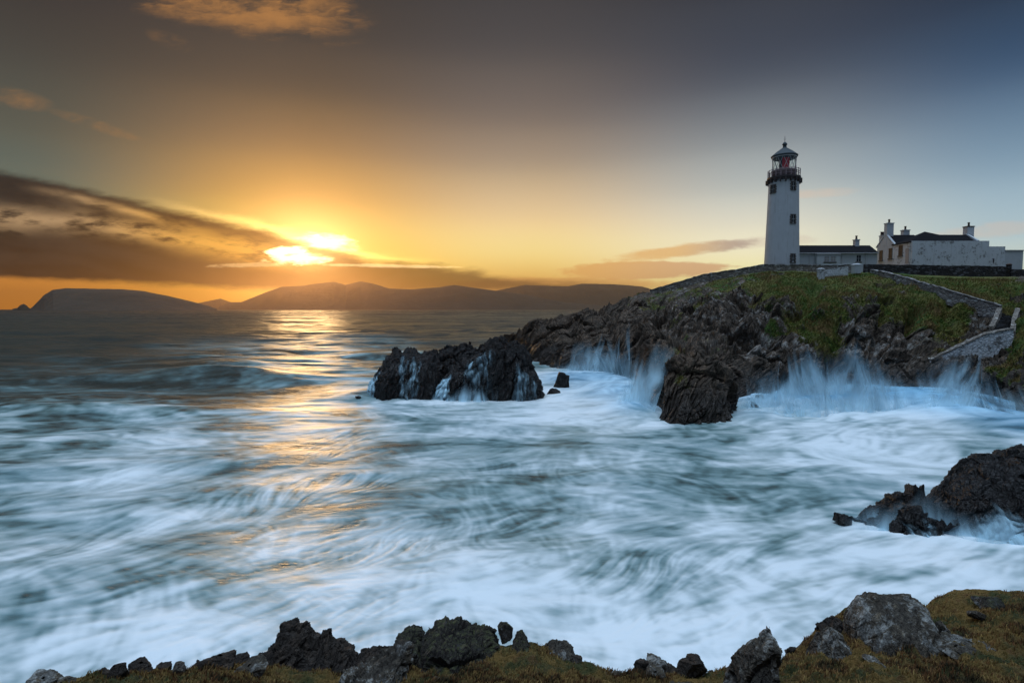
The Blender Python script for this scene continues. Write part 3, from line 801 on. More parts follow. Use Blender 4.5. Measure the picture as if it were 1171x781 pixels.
def boulder(name, px, py, D, w, h, seed, mat, d=None, n=70, rot=0.0, sharp=0.55, tilt=0.0, flatb=0.3, smooth=False, wz=None, det=1.0):
    """rounded block, centre on the line of sight of (px,py); w,h,d are full sizes in metres"""
    c = at(px, py, D)
    d = d or w * 0.8
    th = np.linspace(0, 2 * math.pi, 2 * n + 1)[:-1]; ph = np.linspace(0.02, math.pi - 0.02, n)
    Th, Ph = np.meshgrid(th, ph)
    e = sharp
    def pw(a): return np.sign(a) * np.abs(a) ** e
    U = np.stack([pw(np.sin(Ph)) * pw(np.cos(Th)), pw(np.sin(Ph)) * pw(np.sin(Th)), pw(np.cos(Ph))], -1)
    # random cutting planes give facets
    r_ = np.random.default_rng(seed)
    for _ in range(13):
        nn = r_.normal(size=3); nn /= np.linalg.norm(nn); lim = r_.uniform(0.58, 0.92)
        ex = np.maximum((U * nn).sum(-1) - lim, 0); U = U - ex[..., None] * nn * 1.0
    Gc = U * np.array([w, d, h]) / 2
    nrm_ = U / np.linalg.norm(U, axis=-1, keepdims=True)
    s = min(w, h)
    q = Gc + seed * 7.7
    dd = fbm(q / (s * 0.6), 4, seed) * s * 0.06 + rock_disp(q, s * 0.6, seed, 1.8) * 0.26 + fbm(q / (s * 0.08), 3, seed + 2) * s * 0.012 * det + ridged(q / (s * 0.25), 3, seed + 4) * s * 0.03
    Gc = Gc + nrm_ * dd[..., None]
    R = rotm('z', rot) @ rotm('y', tilt)
    Gc = Gc @ R.T + c
    Fq = grid_faces(2 * n, n, True)
    return new_mesh(name, Gc.reshape(-1, 3), Fq, mat, smooth=smooth)

# islets off the point
o, ISL_A = crag('sea_rock', [(420, 452), (427, 434), (437, 420), (446, 406), (455, 396), (462, 403), (472, 399), (480, 405), (490, 402), (499, 400), (506, 412), (512, 430)], 68, 3.6, 31, m_searock, s=1.8, amp=0.42, jag=0.30)
tag(o, 'jagged dark sea rock at the left end of the islets, water streaming down it', 'sea rock', 'dark sea rocks off the point')
o, _g = crag('sea_rock', [(500, 408), (507, 398), (520, 393), (532, 391), (545, 393), (556, 398), (570, 410)], 71, 3.0, 37, m_searock, s=2.0, amp=0.5, jag=0.2)
tag(o, 'low rounded dark sea rock peeping out between the two big islets', 'sea rock', 'dark sea rocks off the point')
o, ISL_B = crag('sea_rock', [(496, 454), (504, 436), (516, 421), (532, 411), (545, 403), (556, 394), (564, 388), (573, 384), (582, 391), (592, 390), (600, 398), (608, 418), (615, 440), (619, 455)], 64.5, 4.2, 41, m_searock, s=2.0, amp=0.42, jag=0.30, fwd=0.45)
tag(o, 'largest dark sea rock of the islets, humped, nearest the headland, with white trickles', 'sea rock', 'dark sea rocks off the point')
for i, (a, b, D, w, h, lab) in enumerate([
    (642, 437, 70, 2.4, 2.6, 'small round dark rock awash in white foam right of the big islet'),
    (633, 449, 66, 1.6, 1.0, 'flat little dark rock awash just in front of the round one'),
    (436, 452, 64, 1.9, 1.0, 'small low dark rock in the foam below the left islet'),
    (410, 455, 63.5, 0.8, 0.5, 'tiny dark rock in the water farthest left of the islets'),
    (862, 470, 55, 1.1, 2.2, 'narrow dark rock standing in the surf right of the dark crag'),
    (927, 452, 58, 1.2, 2.0, 'dark rock showing through the highest white splash'),
    (1100, 462, 57, 3.2, 2.4, 'broad dark rock veiled by the right-hand surge below the whitewashed ramp'),
    (1158, 478, 50, 2.2, 1.2, 'low dark rock half covered by foam at the right edge'),
]):
    o = boulder('sea_rock', a, b, D, w, h, 60 + i, m_searock, n=44)
    tag(o, lab, 'sea rock', 'small rocks awash in the surf')
# right-hand reef
o, REEF_G = crag('reef', [(972, 592), (985, 582), (1000, 573), (1018, 567), (1036, 568), (1052, 569), (1062, 562), (1075, 553), (1084, 545), (1100, 538), (1106, 530), (1118, 522), (1135, 520), (1150, 515), (1171, 510), (1200, 505), (1240, 503), (1300, 510), (1340, 560)], 27.0, 3.4, 45, m_searock, s=1.9, amp=0.34, nu=520, nv=240, jag=0.10, fwd=0.72)
tag(o, 'long black reef running into the foam from the right edge', 'reef')
o = boulder('sea_rock', 963, 594, 26.6, 0.95, 0.65, 83, m_searock, n=44)
tag(o, 'small black rock in the foam off the tip of the right-hand reef', 'sea rock', 'small rocks awash in the surf')
o = boulder('sea_rock', 1038, 592, 25.6, 1.5, 1.3, 84, m_searock, n=50)
tag(o, 'black rock with white trickles in front of the right-hand reef', 'sea rock', 'small rocks awash in the surf')

# tussocks of coarse grass on the headland
rgt = np.random.default_rng(11)
m_tus, o_ = material('tussock_blades'); principled(o_, attrc('tint'), 0.85, None, 0.15)
wgt_ = (gsm[:-1, :-1] > .45) * (rgt.random(gsm[:-1, :-1].shape) < 0.62)
ii, jj_ = np.nonzero(wgt_)
sel = rgt.permutation(len(ii))[:110000]; ii, jj_ = ii[sel], jj_[sel]
pt = H1[ii, jj_] + (H1[ii + 1, jj_ + 1] - H1[ii, jj_]) * rgt.random((len(ii), 1))
nt = len(pt); pat = fbm(pt / 2.5, 3, 17)
hh_ = rgt.uniform(.10, .30, nt) * (1 + pat * 1.1); aa = rgt.uniform(0, 6.283, nt); wd_ = rgt.uniform(.03, .08, nt)
dxy = np.stack([np.cos(aa) * wd_, np.sin(aa) * wd_, 0 * aa], -1); lean_ = np.stack([rgt.normal(.08, .12, nt), rgt.normal(-.05, .12, nt), hh_], -1)
VT = np.stack([pt - dxy - [0, 0, .05], pt + dxy - [0, 0, .05], pt + lean_ + dxy * .15, pt + lean_ - dxy * .15], 1).reshape(-1, 3)
i4 = np.arange(nt) * 4; FT = np.stack([i4, i4 + 1, i4 + 2, i4 + 3], -1)
palt = np.array([[.058, .130, .020], [.105, .150, .028], [.22, .195, .050], [.25, .165, .070]])
tq = ((pat + .35) * 3.0 + rgt.random(nt) * 1.4).clip(0, 2.999); t0_ = tq.astype(int); ct = palt[t0_] * (1 - (tq - t0_))[:, None] + palt[t0_ + 1] * (tq - t0_)[:, None]
ct *= rgt.uniform(.5, 1.25, nt)[:, None]
og = new_mesh('grass', VT, FT, m_tus, cols={'tint': np.repeat(ct, 4, 0)}, smooth=True)
tag(og, 'rough green and straw coloured grass on the headland slopes', 'grass', kind='stuff')
# ------------------------------------------------------------------ building materials
def plain(name, col, rough=0.7, var=0.15, sc_=3.0, bmp=0.01, **kw):
    m, o_ = material(name)
    tcn = X(X.tree.nodes.new('ShaderNodeTexCoord').outputs['Object'])
    n = noise(scalec(tcn, sc_), 1, 5, 0.6)
    c = mixc(n, tuple(v * (1 - var) for v in col), tuple(min(v * (1 + var), 1) for v in col))
    principled(o_, c, rough, bump(n, bmp, 0.5), kw.pop('spec', 0.4), **kw)
    return m
def whitewash(name, peel=0.0, base=(0.78, 0.79, 0.80), rub=0.0):
    m, o_ = material(name)
    p = geopos()
    n = noise(scalec(p, 0.8), 1, 5, 0.65); n2_ = noise(scalec(p, 4.5), 1, 5, 0.7); n3_ = noise(mulv(p, (3.0, 3.0, 0.35)), 1, 4, 0.6)
    c = mixc(sstep(n, 0.3, 0.7) * 0.35, base, tuple(q_ * 0.8 for q_ in base))
    c = mixc(sstep(n3_, 0.52, 0.74) * 0.42, c, (0.30, 0.29, 0.26))
    if peel > 0:
        pm = sstep(noise(scalec(p, 2.4), 1, 7, 0.78) + (n - 0.5) * 0.7, 0.645 - 0.11 * peel, 0.70 - 0.09 * peel) * (0.45 + 0.4 * peel)
        c = mixc(pm, c, (0.16, 0.15, 0.14))
    h = n2_
    if rub > 0:
        v = voron(scalec(p, 2.6), 1.0, 'DISTANCE_TO_EDGE'); h = sstep(v, 0.0, 0.15) * 0.6 + n2_ * 0.4
        c = mixc(sstep(v, 0.06, 0.0) * 0.6, c, (0.2, 0.2, 0.2))
    principled(o_, c, 0.8, bump(h, 0.05 + 0.1 * rub, 0.7), 0.3)
    return m
m_white = whitewash('whitewashed_render', base=(0.52, 0.54, 0.56))
m_white_old = whitewash('old_whitewash', peel=0.8, base=(0.62, 0.64, 0.66))
m_white_rub = whitewash('whitewashed_rubble', peel=1.0, rub=1.0, base=(0.66, 0.68, 0.70))
m_slate = plain('roof_slate', (0.010, 0.010, 0.012), 0.9, 0.5, 6, 0.03, spec=0.1)
m_lead = plain('grey_metal', (0.045, 0.06, 0.068), 0.75, 0.2, 4, 0.005)
m_dark = plain('dark_paint', (0.045, 0.035, 0.035), 0.6, 0.3)
m_rail = plain('weathered_rail', (0.30, 0.22, 0.23), 0.55, 0.3)
m_red = plain('red_curtain', (0.75, 0.015, 0.03), 0.5, 0.2)
m_stone_trim = plain('window_surround_stone', (0.10, 0.085, 0.075), 0.85, 0.5, 8, 0.02)
m_pot = plain('chimney_pot', (0.07, 0.045, 0.035), 0.8, 0.3)
m_frame = plain('painted_frame', (0.42, 0.42, 0.43), 0.5, 0.1)
m_wood = plain('grey_door', (0.24, 0.25, 0.27), 0.6, 0.15)
def glassy(name, col=(0.02, 0.025, 0.03)):
    m, o_ = material(name); principled(o_, col, 0.5, None, 0.08); return m
m_pane = glassy('window_pane')
m_shut = plain('pale_blind', (0.30, 0.28, 0.27), 0.7)
mg, o_ = material('lantern_glass')
gl = X.tree.nodes.new('ShaderNodeBsdfGlossy'); gl.inputs['Roughness'].default_value = 0.05
tr = X.tree.nodes.new('ShaderNodeBsdfTransparent'); tr.inputs[0].default_value = (0.93, 0.96, 0.95, 1)
mx = X.tree.nodes.new('ShaderNodeMixShader'); mx.inputs[0].default_value = 0.08
X.tree.links.new(tr.outputs[0], mx.inputs[1]); X.tree.links.new(gl.outputs[0], mx.inputs[2]); X.tree.links.new(mx.outputs[0], o_.inputs['Surface'])
m_glass = mg
def rubble(name, c1, c2, c3, scl=2.2):
    m, o_ = material(name)
    p = geopos(); q = addv(mulv(p, (scl, scl, scl * 1.9)), scalec(vec(noise(scalec(p, 1.5), 1, 3), noise(scalec(p, 1.7), 1, 3), 0.0), 0.8))
    e = voron(q, 1.0, 'DISTANCE_TO_EDGE'); vc = X(X.tree.nodes.new('ShaderNodeTexVoronoi').outputs['Color'])
    X.put(vc.s.node.inputs['Vector'], q); vc.s.node.inputs['Scale'].default_value = 1.0
    r, g, b_ = sep(vc); n = noise(scalec(p, 6), 1, 5, 0.65)
    c = mixc(r, c1, c2); c = mixc(sstep(g, 0.72, 0.85), c, c3); c = mixc(n * 0.5, c, tuple(v * 0.5 for v in c1))
    c = mixc(sstep(e, 0.07, 0.0) * 0.8, c, (0.02, 0.02, 0.018))
    principled(o_, c, 0.9, bump(sstep(e, 0.0, 0.2) * 0.6 + n * 0.4 + r * 0.3, 0.12, 0.9), 0.25)
    return m
m_stone = rubble('field_stone', (0.19, 0.165, 0.14), (0.32, 0.28, 0.24), (0.50, 0.47, 0.43))
m_stone_dk = rubble('dark_field_stone', (0.028, 0.026, 0.028), (0.055, 0.048, 0.045), (0.13, 0.13, 0.14))
m_stone_lt = rubble('pale_field_stone', (0.20, 0.175, 0.165), (0.38, 0.35, 0.33), (0.55, 0.55, 0.54))

# ------------------------------------------------------------------ mesh builder for architecture
class MB:
    def __init__(self): self.v = []; self.f = []
    def add(self, vs, fs):
        b = len(self.v); self.v += [tuple(map(float, q)) for q in vs]; self.f += [tuple(b + i for i in q) for q in fs]; return self
    def box(self, x0, x1, y0, y1, z0, z1, rz=0.0, c=(0, 0)):
        vs = []
        for z in (z0, z1):
            for x, y in ((x0, y0), (x1, y0), (x1, y1), (x0, y1)):
                if rz:
                    dx_, dy_ = x - c[0], y - c[1]; x, y = c[0] + dx_ * math.cos(rz) - dy_ * math.sin(rz), c[1] + dx_ * math.sin(rz) + dy_ * math.cos(rz)
                vs.append((x, y, z))
        return self.add(vs, [(0, 3, 2, 1), (4, 5, 6, 7), (0, 1, 5, 4), (1, 2, 6, 5), (2, 3, 7, 6), (3, 0, 4, 7)])
    def lathe(self, prof, n=48, c=(0, 0, 0), caps=True):
        vs = []; fs = []
        for r, z in prof:
            for k in range(n):
                a = 2 * math.pi * k / n; vs.append((c[0] + r * math.cos(a), c[1] + r * math.sin(a), c[2] + z))
        m = len(prof)
        for j in range(m - 1):
            for k in range(n):
                k2 = (k + 1) % n; fs.append((j * n + k, j * n + k2, (j + 1) * n + k2, (j + 1) * n + k))
        if caps:
            fs.append(tuple(reversed(range(n)))); fs.append(tuple((m - 1) * n + k for k in range(n)))
        return self.add(vs, fs)
    def tube(self, p, q, r, n=8, r2=None):
        p = Vector(p); q = Vector(q); d = (q - p).normalized(); a = d.orthogonal().normalized(); b = d.cross(a)
        vs = []; r2 = r if r2 is None else r2
        for c, rad in ((p, r), (q, r2)):
            for k in range(n):
                t = 2 * math.pi * k / n; vs.append(tuple(c + (a * math.cos(t) + b * math.sin(t)) * rad))
        fs = [(k, (k + 1) % n, n + (k + 1) % n, n + k) for k in range(n)] + [tuple(reversed(range(n))), tuple(range(n, 2 * n))]
        return self.add(vs, fs)
    def prism(self, poly, y0, y1):
        """polygon in x,z extruded along y"""
        n = len(poly); vs = [(x, y0, z) for x, z in poly] + [(x, y1, z) for x, z in poly]
        fs = [tuple(range(n)), tuple(reversed(range(n, 2 * n)))] + [(k, n + k, n + (k + 1) % n, (k + 1) % n) for k in range(n)]
        return self.add(vs, fs)
    def build(self, name, mat, parent=None, smooth=False, bevel=0.0):
        me = bpy.data.meshes.new(name); me.from_pydata(self.v, [], self.f)
        import bmesh
        bm = bmesh.new(); bm.from_mesh(me); bmesh.ops.recalc_face_normals(bm, faces=bm.faces)
        if bevel: bmesh.ops.bevel(bm, geom=list(bm.edges), offset=bevel, segments=1, affect='EDGES')
        bm.to_mesh(me); bm.free()
        if smooth: me.polygons.foreach_set('use_smooth', [len(p.vertices) == 4 for p in me.polygons])
        me.materials.append(mat)
        o = bpy.data.objects.new(name, me); sc.collection.objects.link(o)
        if parent: o.parent = parent
        return o
def empty(name, loc, rz=0.0, label=None, cat=None, group=None):
    o = bpy.data.objects.new(name, None); sc.collection.objects.link(o); o.location = loc; o.rotation_euler = (0, 0, rz)
    o.empty_display_size = 0.3
    return tag(o, label, cat, group)

# ------------------------------------------------------------------ lighthouse
LD = 104.0
base = at(893.7, 304, LD); LX, LZ = base[0], base[2]
LZ0 = LZ - 1.2
lh = empty('lighthouse', (LX, LD, LZ0), 0, 'tall white round lighthouse tower with dark-roofed glazed lantern and red screen inside', 'lighthouse')
pxm = LD / F
def hz(py): return at(893.7, py, LD)[2] - LZ0
zg = hz(207.0)
CF = 0.885
r0, r1 = 20.7 * pxm * CF, 17.6 * pxm * CF
t_ = MB()
prof = []
for k in range(40):
    t = k / 39; prof.append((r0 * 1.02 + (r1 - r0 * 1.02) * (t ** 0.88), zg * t))
t_.lathe(prof, 96)
tower = t_.build('tower', m_white, lh, True)
g_ = MB()
rg = 19.8 * pxm * CF
g_.lathe([(r1 + 0.02, zg - 0.18), (r1 + 0.25, zg - 0.1), (rg - 0.12, zg + 0.16), (rg, zg + 0.2), (rg, zg + 0.5), (rg - .1, zg + 0.55)], 64)
for k in range(20):
    a = 2 * math.pi * k / 20
    cx, cy_ = math.cos(a) * (r1 + 0.25), math.sin(a) * (r1 + 0.25)
    g_.box(cx - .28, cx + .28, cy_ - .1, cy_ + .1, zg - 0.55, zg + .15, a, (cx, cy_))
gal = g_.build('gallery', m_dark, lh)
rz0 = zg + 0.5
rl = MB()
for hh, rr_ in ((0.45, .03), (0.85, .03), (1.25, .05)):
    for k in range(40):
        a, b = 2 * math.pi * k / 40, 2 * math.pi * (k + 1) / 40
        rl.tube(((rg - .15) * math.cos(a), (rg - .15) * math.sin(a), rz0 + hh), ((rg - .15) * math.cos(b), (rg - .15) * math.sin(b), rz0 + hh), rr_, 6)
for k in range(20):
    a = 2 * math.pi * k / 20
    rl.tube(((rg - .15) * math.cos(a), (rg - .15) * math.sin(a), rz0 - .1), ((rg - .15) * math.cos(a), (rg - .15) * math.sin(a), rz0 + 1.38), .07, 8)
rl.build('railing', m_rail, lh)
rlan = 14.2 * pxm * CF
zl0, zl1 = rz0 + 1.25, hz(180.2)
lw = MB(); lw.lathe([(rlan + .06, rz0 - .05), (rlan + .06, zl0 - .12), (rlan + .16, zl0 - .1), (rlan + .16, zl0)], 48); lw.build('lantern_base', m_rail, lh, True)
lg = MB(); lg.lathe([(rlan - .05, zl0 + .01), (rlan - .05, zl1)], 32, caps=False); lg.build('lantern_glazing', m_glass, lh)
lb = MB(); nb_ = 12
for k in range(nb_):
    a, b = 2 * math.pi * k / nb_, 2 * math.pi * (k + 1) / nb_
    pa = (rlan * math.cos(a), rlan * math.sin(a)); pb = (rlan * math.cos(b), rlan * math.sin(b))
    lb.tube((*pa, zl0), (*pb, zl1), .035, 6); lb.tube((*pb, zl0), (*pa, zl1), .035, 6)
lb.lathe([(rlan + .05, zl1 - .15), (rlan + .08, zl1 - .12), (rlan + .08, zl1 + .02)], 48)
lb.build('glazing_bar', m_frame, lh)
rd = MB(); zr = zl1 - 0.3
reave = 15.4 * pxm * CF
rd.lathe([(rlan - .1, zr), (rlan, zl1 + 0.01), (reave, zl1 + .02), (reave + .08, zl1 + .22), (reave - .1, zl1 + .36), (reave * 0.62, zl1 + .98), (0.55, zl1 + 1.55), (0.32, zl1 + 1.72), (0.30, zl1 + 2.15), (.42, zl1 + 2.2), (.40, zl1 + 2.35), (.2, zl1 + 2.65), (.05, zl1 + 2.7)], 48)
roof_ = rd.build('lantern_roof', m_lead, lh, True)
fn = MB(); fn.tube((0, 0, zl1 + 2.6), (0, 0, zl1 + 3.75), .05, 8, .03); fn.tube((-.22, 0, zl1 + 3.2), (.22, 0, zl1 + 3.2), .02, 6); fn.build('lightning_rod', m_dark, roof_)
ls = MB(); ls.lathe([(.5, rz0), (.5, zl0 - .3), (.78, zl0 - .1), (.85, zl0 + .3), (.85, zl1 - .5), (.5, zl1 - .2)], 24); ls.build('lamp', m_lead, lh, True)
for a0, a1, rr_ in ((math.radians(-130), math.radians(-72), 1.2), (math.radians(-38), math.radians(-22), 1.8), (math.radians(60), math.radians(95), 1.15)):
    rs = MB()
    for k in range(6):
        a = a0 + (a1 - a0) * k / 6; b = a0 + (a1 - a0) * (k + 1) / 6
        pts = [(rr_ * math.cos(a), rr_ * math.sin(a)), (rr_ * math.cos(b), rr_ * math.sin(b)), ((rr_ + .04) * math.cos(b), (rr_ + .04) * math.sin(b)), ((rr_ + .04) * math.cos(a), (rr_ + .04) * math.sin(a))]
        rs.add([(x, y, zl0 + .05) for x, y in pts] + [(x, y, zl1 - .3) for x, y in pts], [(0, 3, 2, 1), (4, 5, 6, 7), (0, 1, 5, 4), (1, 2, 6, 5), (2, 3, 7, 6), (3, 0, 4, 7)])
    rs.build('red_screen', m_red, lh)
def tower_window(px, py0, py1, wpx):
    z0, z1 = hz(py1 - .9), hz(py0 + .6); zc = (z0 + z1) / 2
    rad = np.interp(zc, [p[1] for p in prof], [p[0] for p in prof])
    Yw = LD - rad
    for _ in range(6):
        xo = (px - 585.5) / F * (Yw * math.cos(PITCH) - (zc + LZ0 - CAMZ) * math.sin(PITCH)) - LX; Yw = LD - math.sqrt(max(rad ** 2 - xo ** 2, 0.01))
    a = -math.acos(max(-1, min(1, xo / rad))); w = wpx * pxm
    # true width on the curved wall
    cx, cy_ = rad * math.cos(a), rad * math.sin(a)
    fac = 1 / max(0.45, abs(math.sin(a))); w = min(w * fac, w * 1.9)
    def lb_(mb, x0, x1, d0, d1, za, zb):
        return mb.box(cx + d0, cx + d1, cy_ + x0, cy_ + x1, za, zb, a, (cx, cy_))
    s = MB(); q = w * .5
    nblk = 6
    for k in range(nblk):       # quoins of the surround, alternately long and short
        za = z0 + (z1 - z0) * k / nblk; zb = z0 + (z1 - z0) * (k + 1) / nblk - .01
        ex = .0 if k % 2 else -.12
        lb_(s, -q + ex + .0, -q * .55, -.3, .05, za, zb); lb_(s, q * .55, q - ex, -.3, .05, za, zb)
    lb_(s, -q, q, -.3, .07, z1, z1 + .14); lb_(s, -q * 1.05, q * 1.05, -.3, .10, z0 - .14, z0)
    win = s.build('window', m_stone_trim, lh)
    p = MB(); lb_(p, -q * .56, q * .56, -.3, .015, z0, z1); p.build('pane', m_pane, win)
    f = MB(); lb_(f, -.03, .03, -.1, .035, z0, z1); lb_(f, -q * .55, q * .55, -.1, .033, zc - .03, zc + .03); f.build('frame', m_frame, win)
tower_window(881.5, 213, 223, 3.8); tower_window(907.3, 211.2, 221.3, 6.2); tower_window(907.0, 248, 258.6, 6.4); tower_window(906.8, 292, 302.5, 6.2)

# ------------------------------------------------------------------ generic wall openings
def win_box(parent, x0, x1, z0, z1, yf, mul=1, pane=m_pane, sill=True, axis='y', bars=1, frame=m_frame, kind='window'):
    """window on a wall facing -Y at y=yf (or facing -X at x=yf when axis='x')"""
    def B(mb, a0, a1, d0, d1, za, zb):
        return mb.box(a0, a1, yf + d0, yf + d1, za, zb) if axis == 'y' else mb.box(yf + d0, yf + d1, a0, a1, za, zb)
    f = MB(); t = .07
    B(f, x0, x1, -.05, .1, z1 - t, z1); B(f, x0, x1, -.05, .1, z0, z0 + t)
    B(f, x0, x0 + t, -.05, .1, z0 + t, z1 - t); B(f, x1 - t, x1, -.05, .1, z0 + t, z1 - t)
    for k in range(bars):
        xm = x0 + (x1 - x0) * (k + 1) / (bars + 1); B(f, xm - .04, xm + .04, -.045, .1, z0 + t, z1 - t)
    zm = (z0 + z1) / 2; B(f, x0 + t, x1 - t, -.04, .1, zm - .03, zm + .03)
    w = f.build(kind, frame, parent)
    p = MB(); B(p, x0 + t * .9, x1 - t * .9, -.02, .05, z0 + t * .9, z1 - t * .9); p.build('pane', pane, w)
    if sill:
        s = MB(); B(s, x0 - .12, x1 + .12, -.16, .05, z0 - .18, z0 - .003); s.build('sill', m_stone_trim, w)
    return w
def chimney(parent, x0, x1, y0, y1, z0, z1, pots=1, cap=m_white, potm=m_pot, wall=m_white):
    c = MB(); c.box(x0, x1, y0, y1, z0, z1); ch = c.build('chimney', wall, parent, bevel=.02)
    k = MB(); k.box(x0 - .07, x1 + .07, y0 - .07, y1 + .07, z1 - .02, z1 + .15); k.build('cap', cap, ch)
    for j in range(pots):
        xx = x0 + (x1 - x0) * (j + .5) / pots
        p = MB(); p.lathe([(.24, z1 + .2), (.17, z1 + .3), (.16, z1 + .75), (.21, z1 + .78), (.21, z1 + .86)], 12, ((xx), (y0 + y1) / 2, 0)); p.build('chimney_pot', potm, ch, True)
def PX(px, D): return float(at(px, 300, D)[0])
def PZ(py, D): return float(at(900, py, D)[2])

# annex between tower and house
AD = 105.0
ax0, ax1 = PX(912.5, AD), PX(1003, AD)
az0, aze, azr = PZ(306, AD) - 1.2, PZ(289, AD), PZ(280.7, AD + 2.5)
an = empty('keepers_annex', (ax0, AD, az0), 0, 'long low white annex with black slate roof joining the tower to the house', 'annex building')
def loc(o_, e): return o_
w = MB(); w.box(ax0 - ax0, ax1 - ax0, 0, 5, 0, aze - az0)
w.build('wall', m_white, an)
r = MB(); L = ax1 - ax0
r.add([(-.4, -.25, aze - az0 - .05), (L + .1, -.25, aze - az0 - .05), (L + .1, 2.5, azr - az0), (-.4, 2.5, azr - az0), (-.4, 5.2, aze - az0), (L + .1, 5.2, aze - az0), (-.4, -.2, aze - az0 - .17), (L + .1, -.2, aze - az0 - .17), (L + .1, 5.1, aze - az0 - .15), (-.4, 5.1, aze - az0 - .15)],
      [(0, 1, 2, 3), (3, 2, 5, 4), (6, 7, 1, 0), (6, 9, 8, 7), (4, 5, 8, 9), (0, 3, 4, 9, 6), (1, 7, 8, 5, 2)])
rf = r.build('roof', m_slate, an)
gt = MB(); gt.tube((0, -.3, aze - az0 - .12), (L, -.3, aze - az0 - .12), .06, 8)
for xg in (2.0, L - 2.2, L * .55): gt.tube((xg, -.12, aze - az0 - .1), (xg, -.12, 0), .045, 6)
gt.build('gutter', m_frame, an)
pj0, pj1 = PX(935, AD - 1) - ax0, PX(961, AD - 1) - ax0
pj = MB(); pj.box(pj0, pj1, -.8, -.003, 0, PZ(291, AD - .8) - az0); pj.build('porch', m_white, an)
pr = MB(); pr.box(pj0 - .12, pj1 + .12, -.95, -.004, PZ(291, AD - .8) - az0 + .003, PZ(291, AD - .8) - az0 + .14); pr.build('porch_roof', m_frame, an)
cz0, cz1 = PZ(299.6, AD - .8) - az0, PZ(293, AD - .8) - az0
win_box(an, PX(942.5, AD - .8) - ax0, PX(948.2, AD - .8) - ax0, cz0, cz1, -.8, pane=m_shut)
win_box(an, PX(949.6, AD - .8) - ax0, PX(955.6, AD - .8) - ax0, cz0, cz1, -.8, pane=m_shut)
win_box(an, PX(979, AD) - ax0, PX(984.5, AD) - ax0, PZ(299.5, AD) - az0, PZ(291.7, AD) - az0, 0)
chimney(rf, PX(976, AD + 2.5) - ax0, PX(980.8, AD + 2.5) - ax0, 2.1, 2.9, azr - az0 - .3, PZ(275, AD + 2.5) - az0, 1)

# keepers' house: gabled block behind, hipped wing in front, stepped yard walls on the right
hs = empty('keepers_house', (0, 0, 0), 0, 'rambling white house with black slate roofs, tall chimneys and peeling stepped end walls', 'house')
HX, HZ0 = 71.4, 16.4
hs.location = (HX, 102.7, HZ0)
def q(x, y, z): return (x - HX, y - 102.7, z - HZ0)
zE = PZ(283, 112.)            # eaves of the gabled block
zR = PZ(270.2, 109.5)
gy0, gy1, gx1 = 107.3, 112.0, PX(1046, 109.)
g = MB()
g.add([q(HX, gy0, HZ0), q(HX, gy1, HZ0), q(HX, gy1, zE), q(HX, (gy0 + gy1) / 2, zR + .15), q(HX, gy0, zE),
       q(gx1, gy0, HZ0), q(gx1, gy1, HZ0), q(gx1, gy1, zE), q(gx1, (gy0 + gy1) / 2, zR + .15), q(gx1, gy0, zE)],
      [(0, 1, 2, 3, 4), (9, 8, 7, 6, 5), (0, 4, 9, 5), (1, 6, 7, 2), (2, 7, 8, 3), (4, 3, 8, 9)])
g.build('wall', m_white, hs)
def slab(mb, a, b, c, d, th):
    a, b, c, d = map(Vector, (a, b, c, d)); n = (b - a).cross(d - a).normalized() * th
    if n.z < 0: n = -n
    return mb.add([a, b, c, d, a + n, b + n, c + n, d + n], [(0, 3, 2, 1), (4, 5, 6, 7), (0, 1, 5, 4), (1, 2, 6, 5), (2, 3, 7, 6), (3, 0, 4, 7)])
ym = (gy0 + gy1) / 2
r = MB()
slab(r, q(HX + .35, gy0 - .2, zE - .12), q(gx1 + .1, gy0 - .2, zE - .12), q(gx1 + .1, ym, zR + .16), q(HX + .35, ym, zR + .16), .12)
slab(r, q(HX + .35, gy1 + .2, zE - .12), q(gx1 + .1, gy1 + .2, zE - .12), q(gx1 + .1, ym, zR + .165), q(HX + .35, ym, zR + .165), .12)
rf1 = r.build('roof', m_slate, hs)
cp = MB()
slab(cp, q(HX - .06, gy0 - .25, zE - .1), q(HX + .34, gy0 - .25, zE - .1), q(HX + .34, ym, zR + .3), q(HX - .06, ym, zR + .3), .22)
slab(cp, q(HX - .06, gy1 + .25, zE - .1), q(HX + .34, gy1 + .25, zE - .1), q(HX + .34, ym, zR + .305), q(HX - .06, ym, zR + .305), .22)
cp.build('gable_coping', m_white, hs)
c1a, c1b = PX(1011.0, ym) , PX(1019, ym)
chimney(rf1, HX - .02 - HX, HX + 1.25 - HX, ym - 102.7 - .45, ym - 102.7 + .45, zE - HZ0, PZ(256.2, ym) - HZ0, 1)
chimney(rf1, PX(1030.5, 111) - HX, PX(1037.5, 111) - HX, 7.9, 8.8, zE - HZ0, PZ(264, 111) - HZ0, 1)
chimney(rf1, PX(1005, 114) - HX, PX(1008.5, 114) - HX, 10.6, 11.5, 1, PZ(270.5, 114) - HZ0, 2, wall=m_white_old)
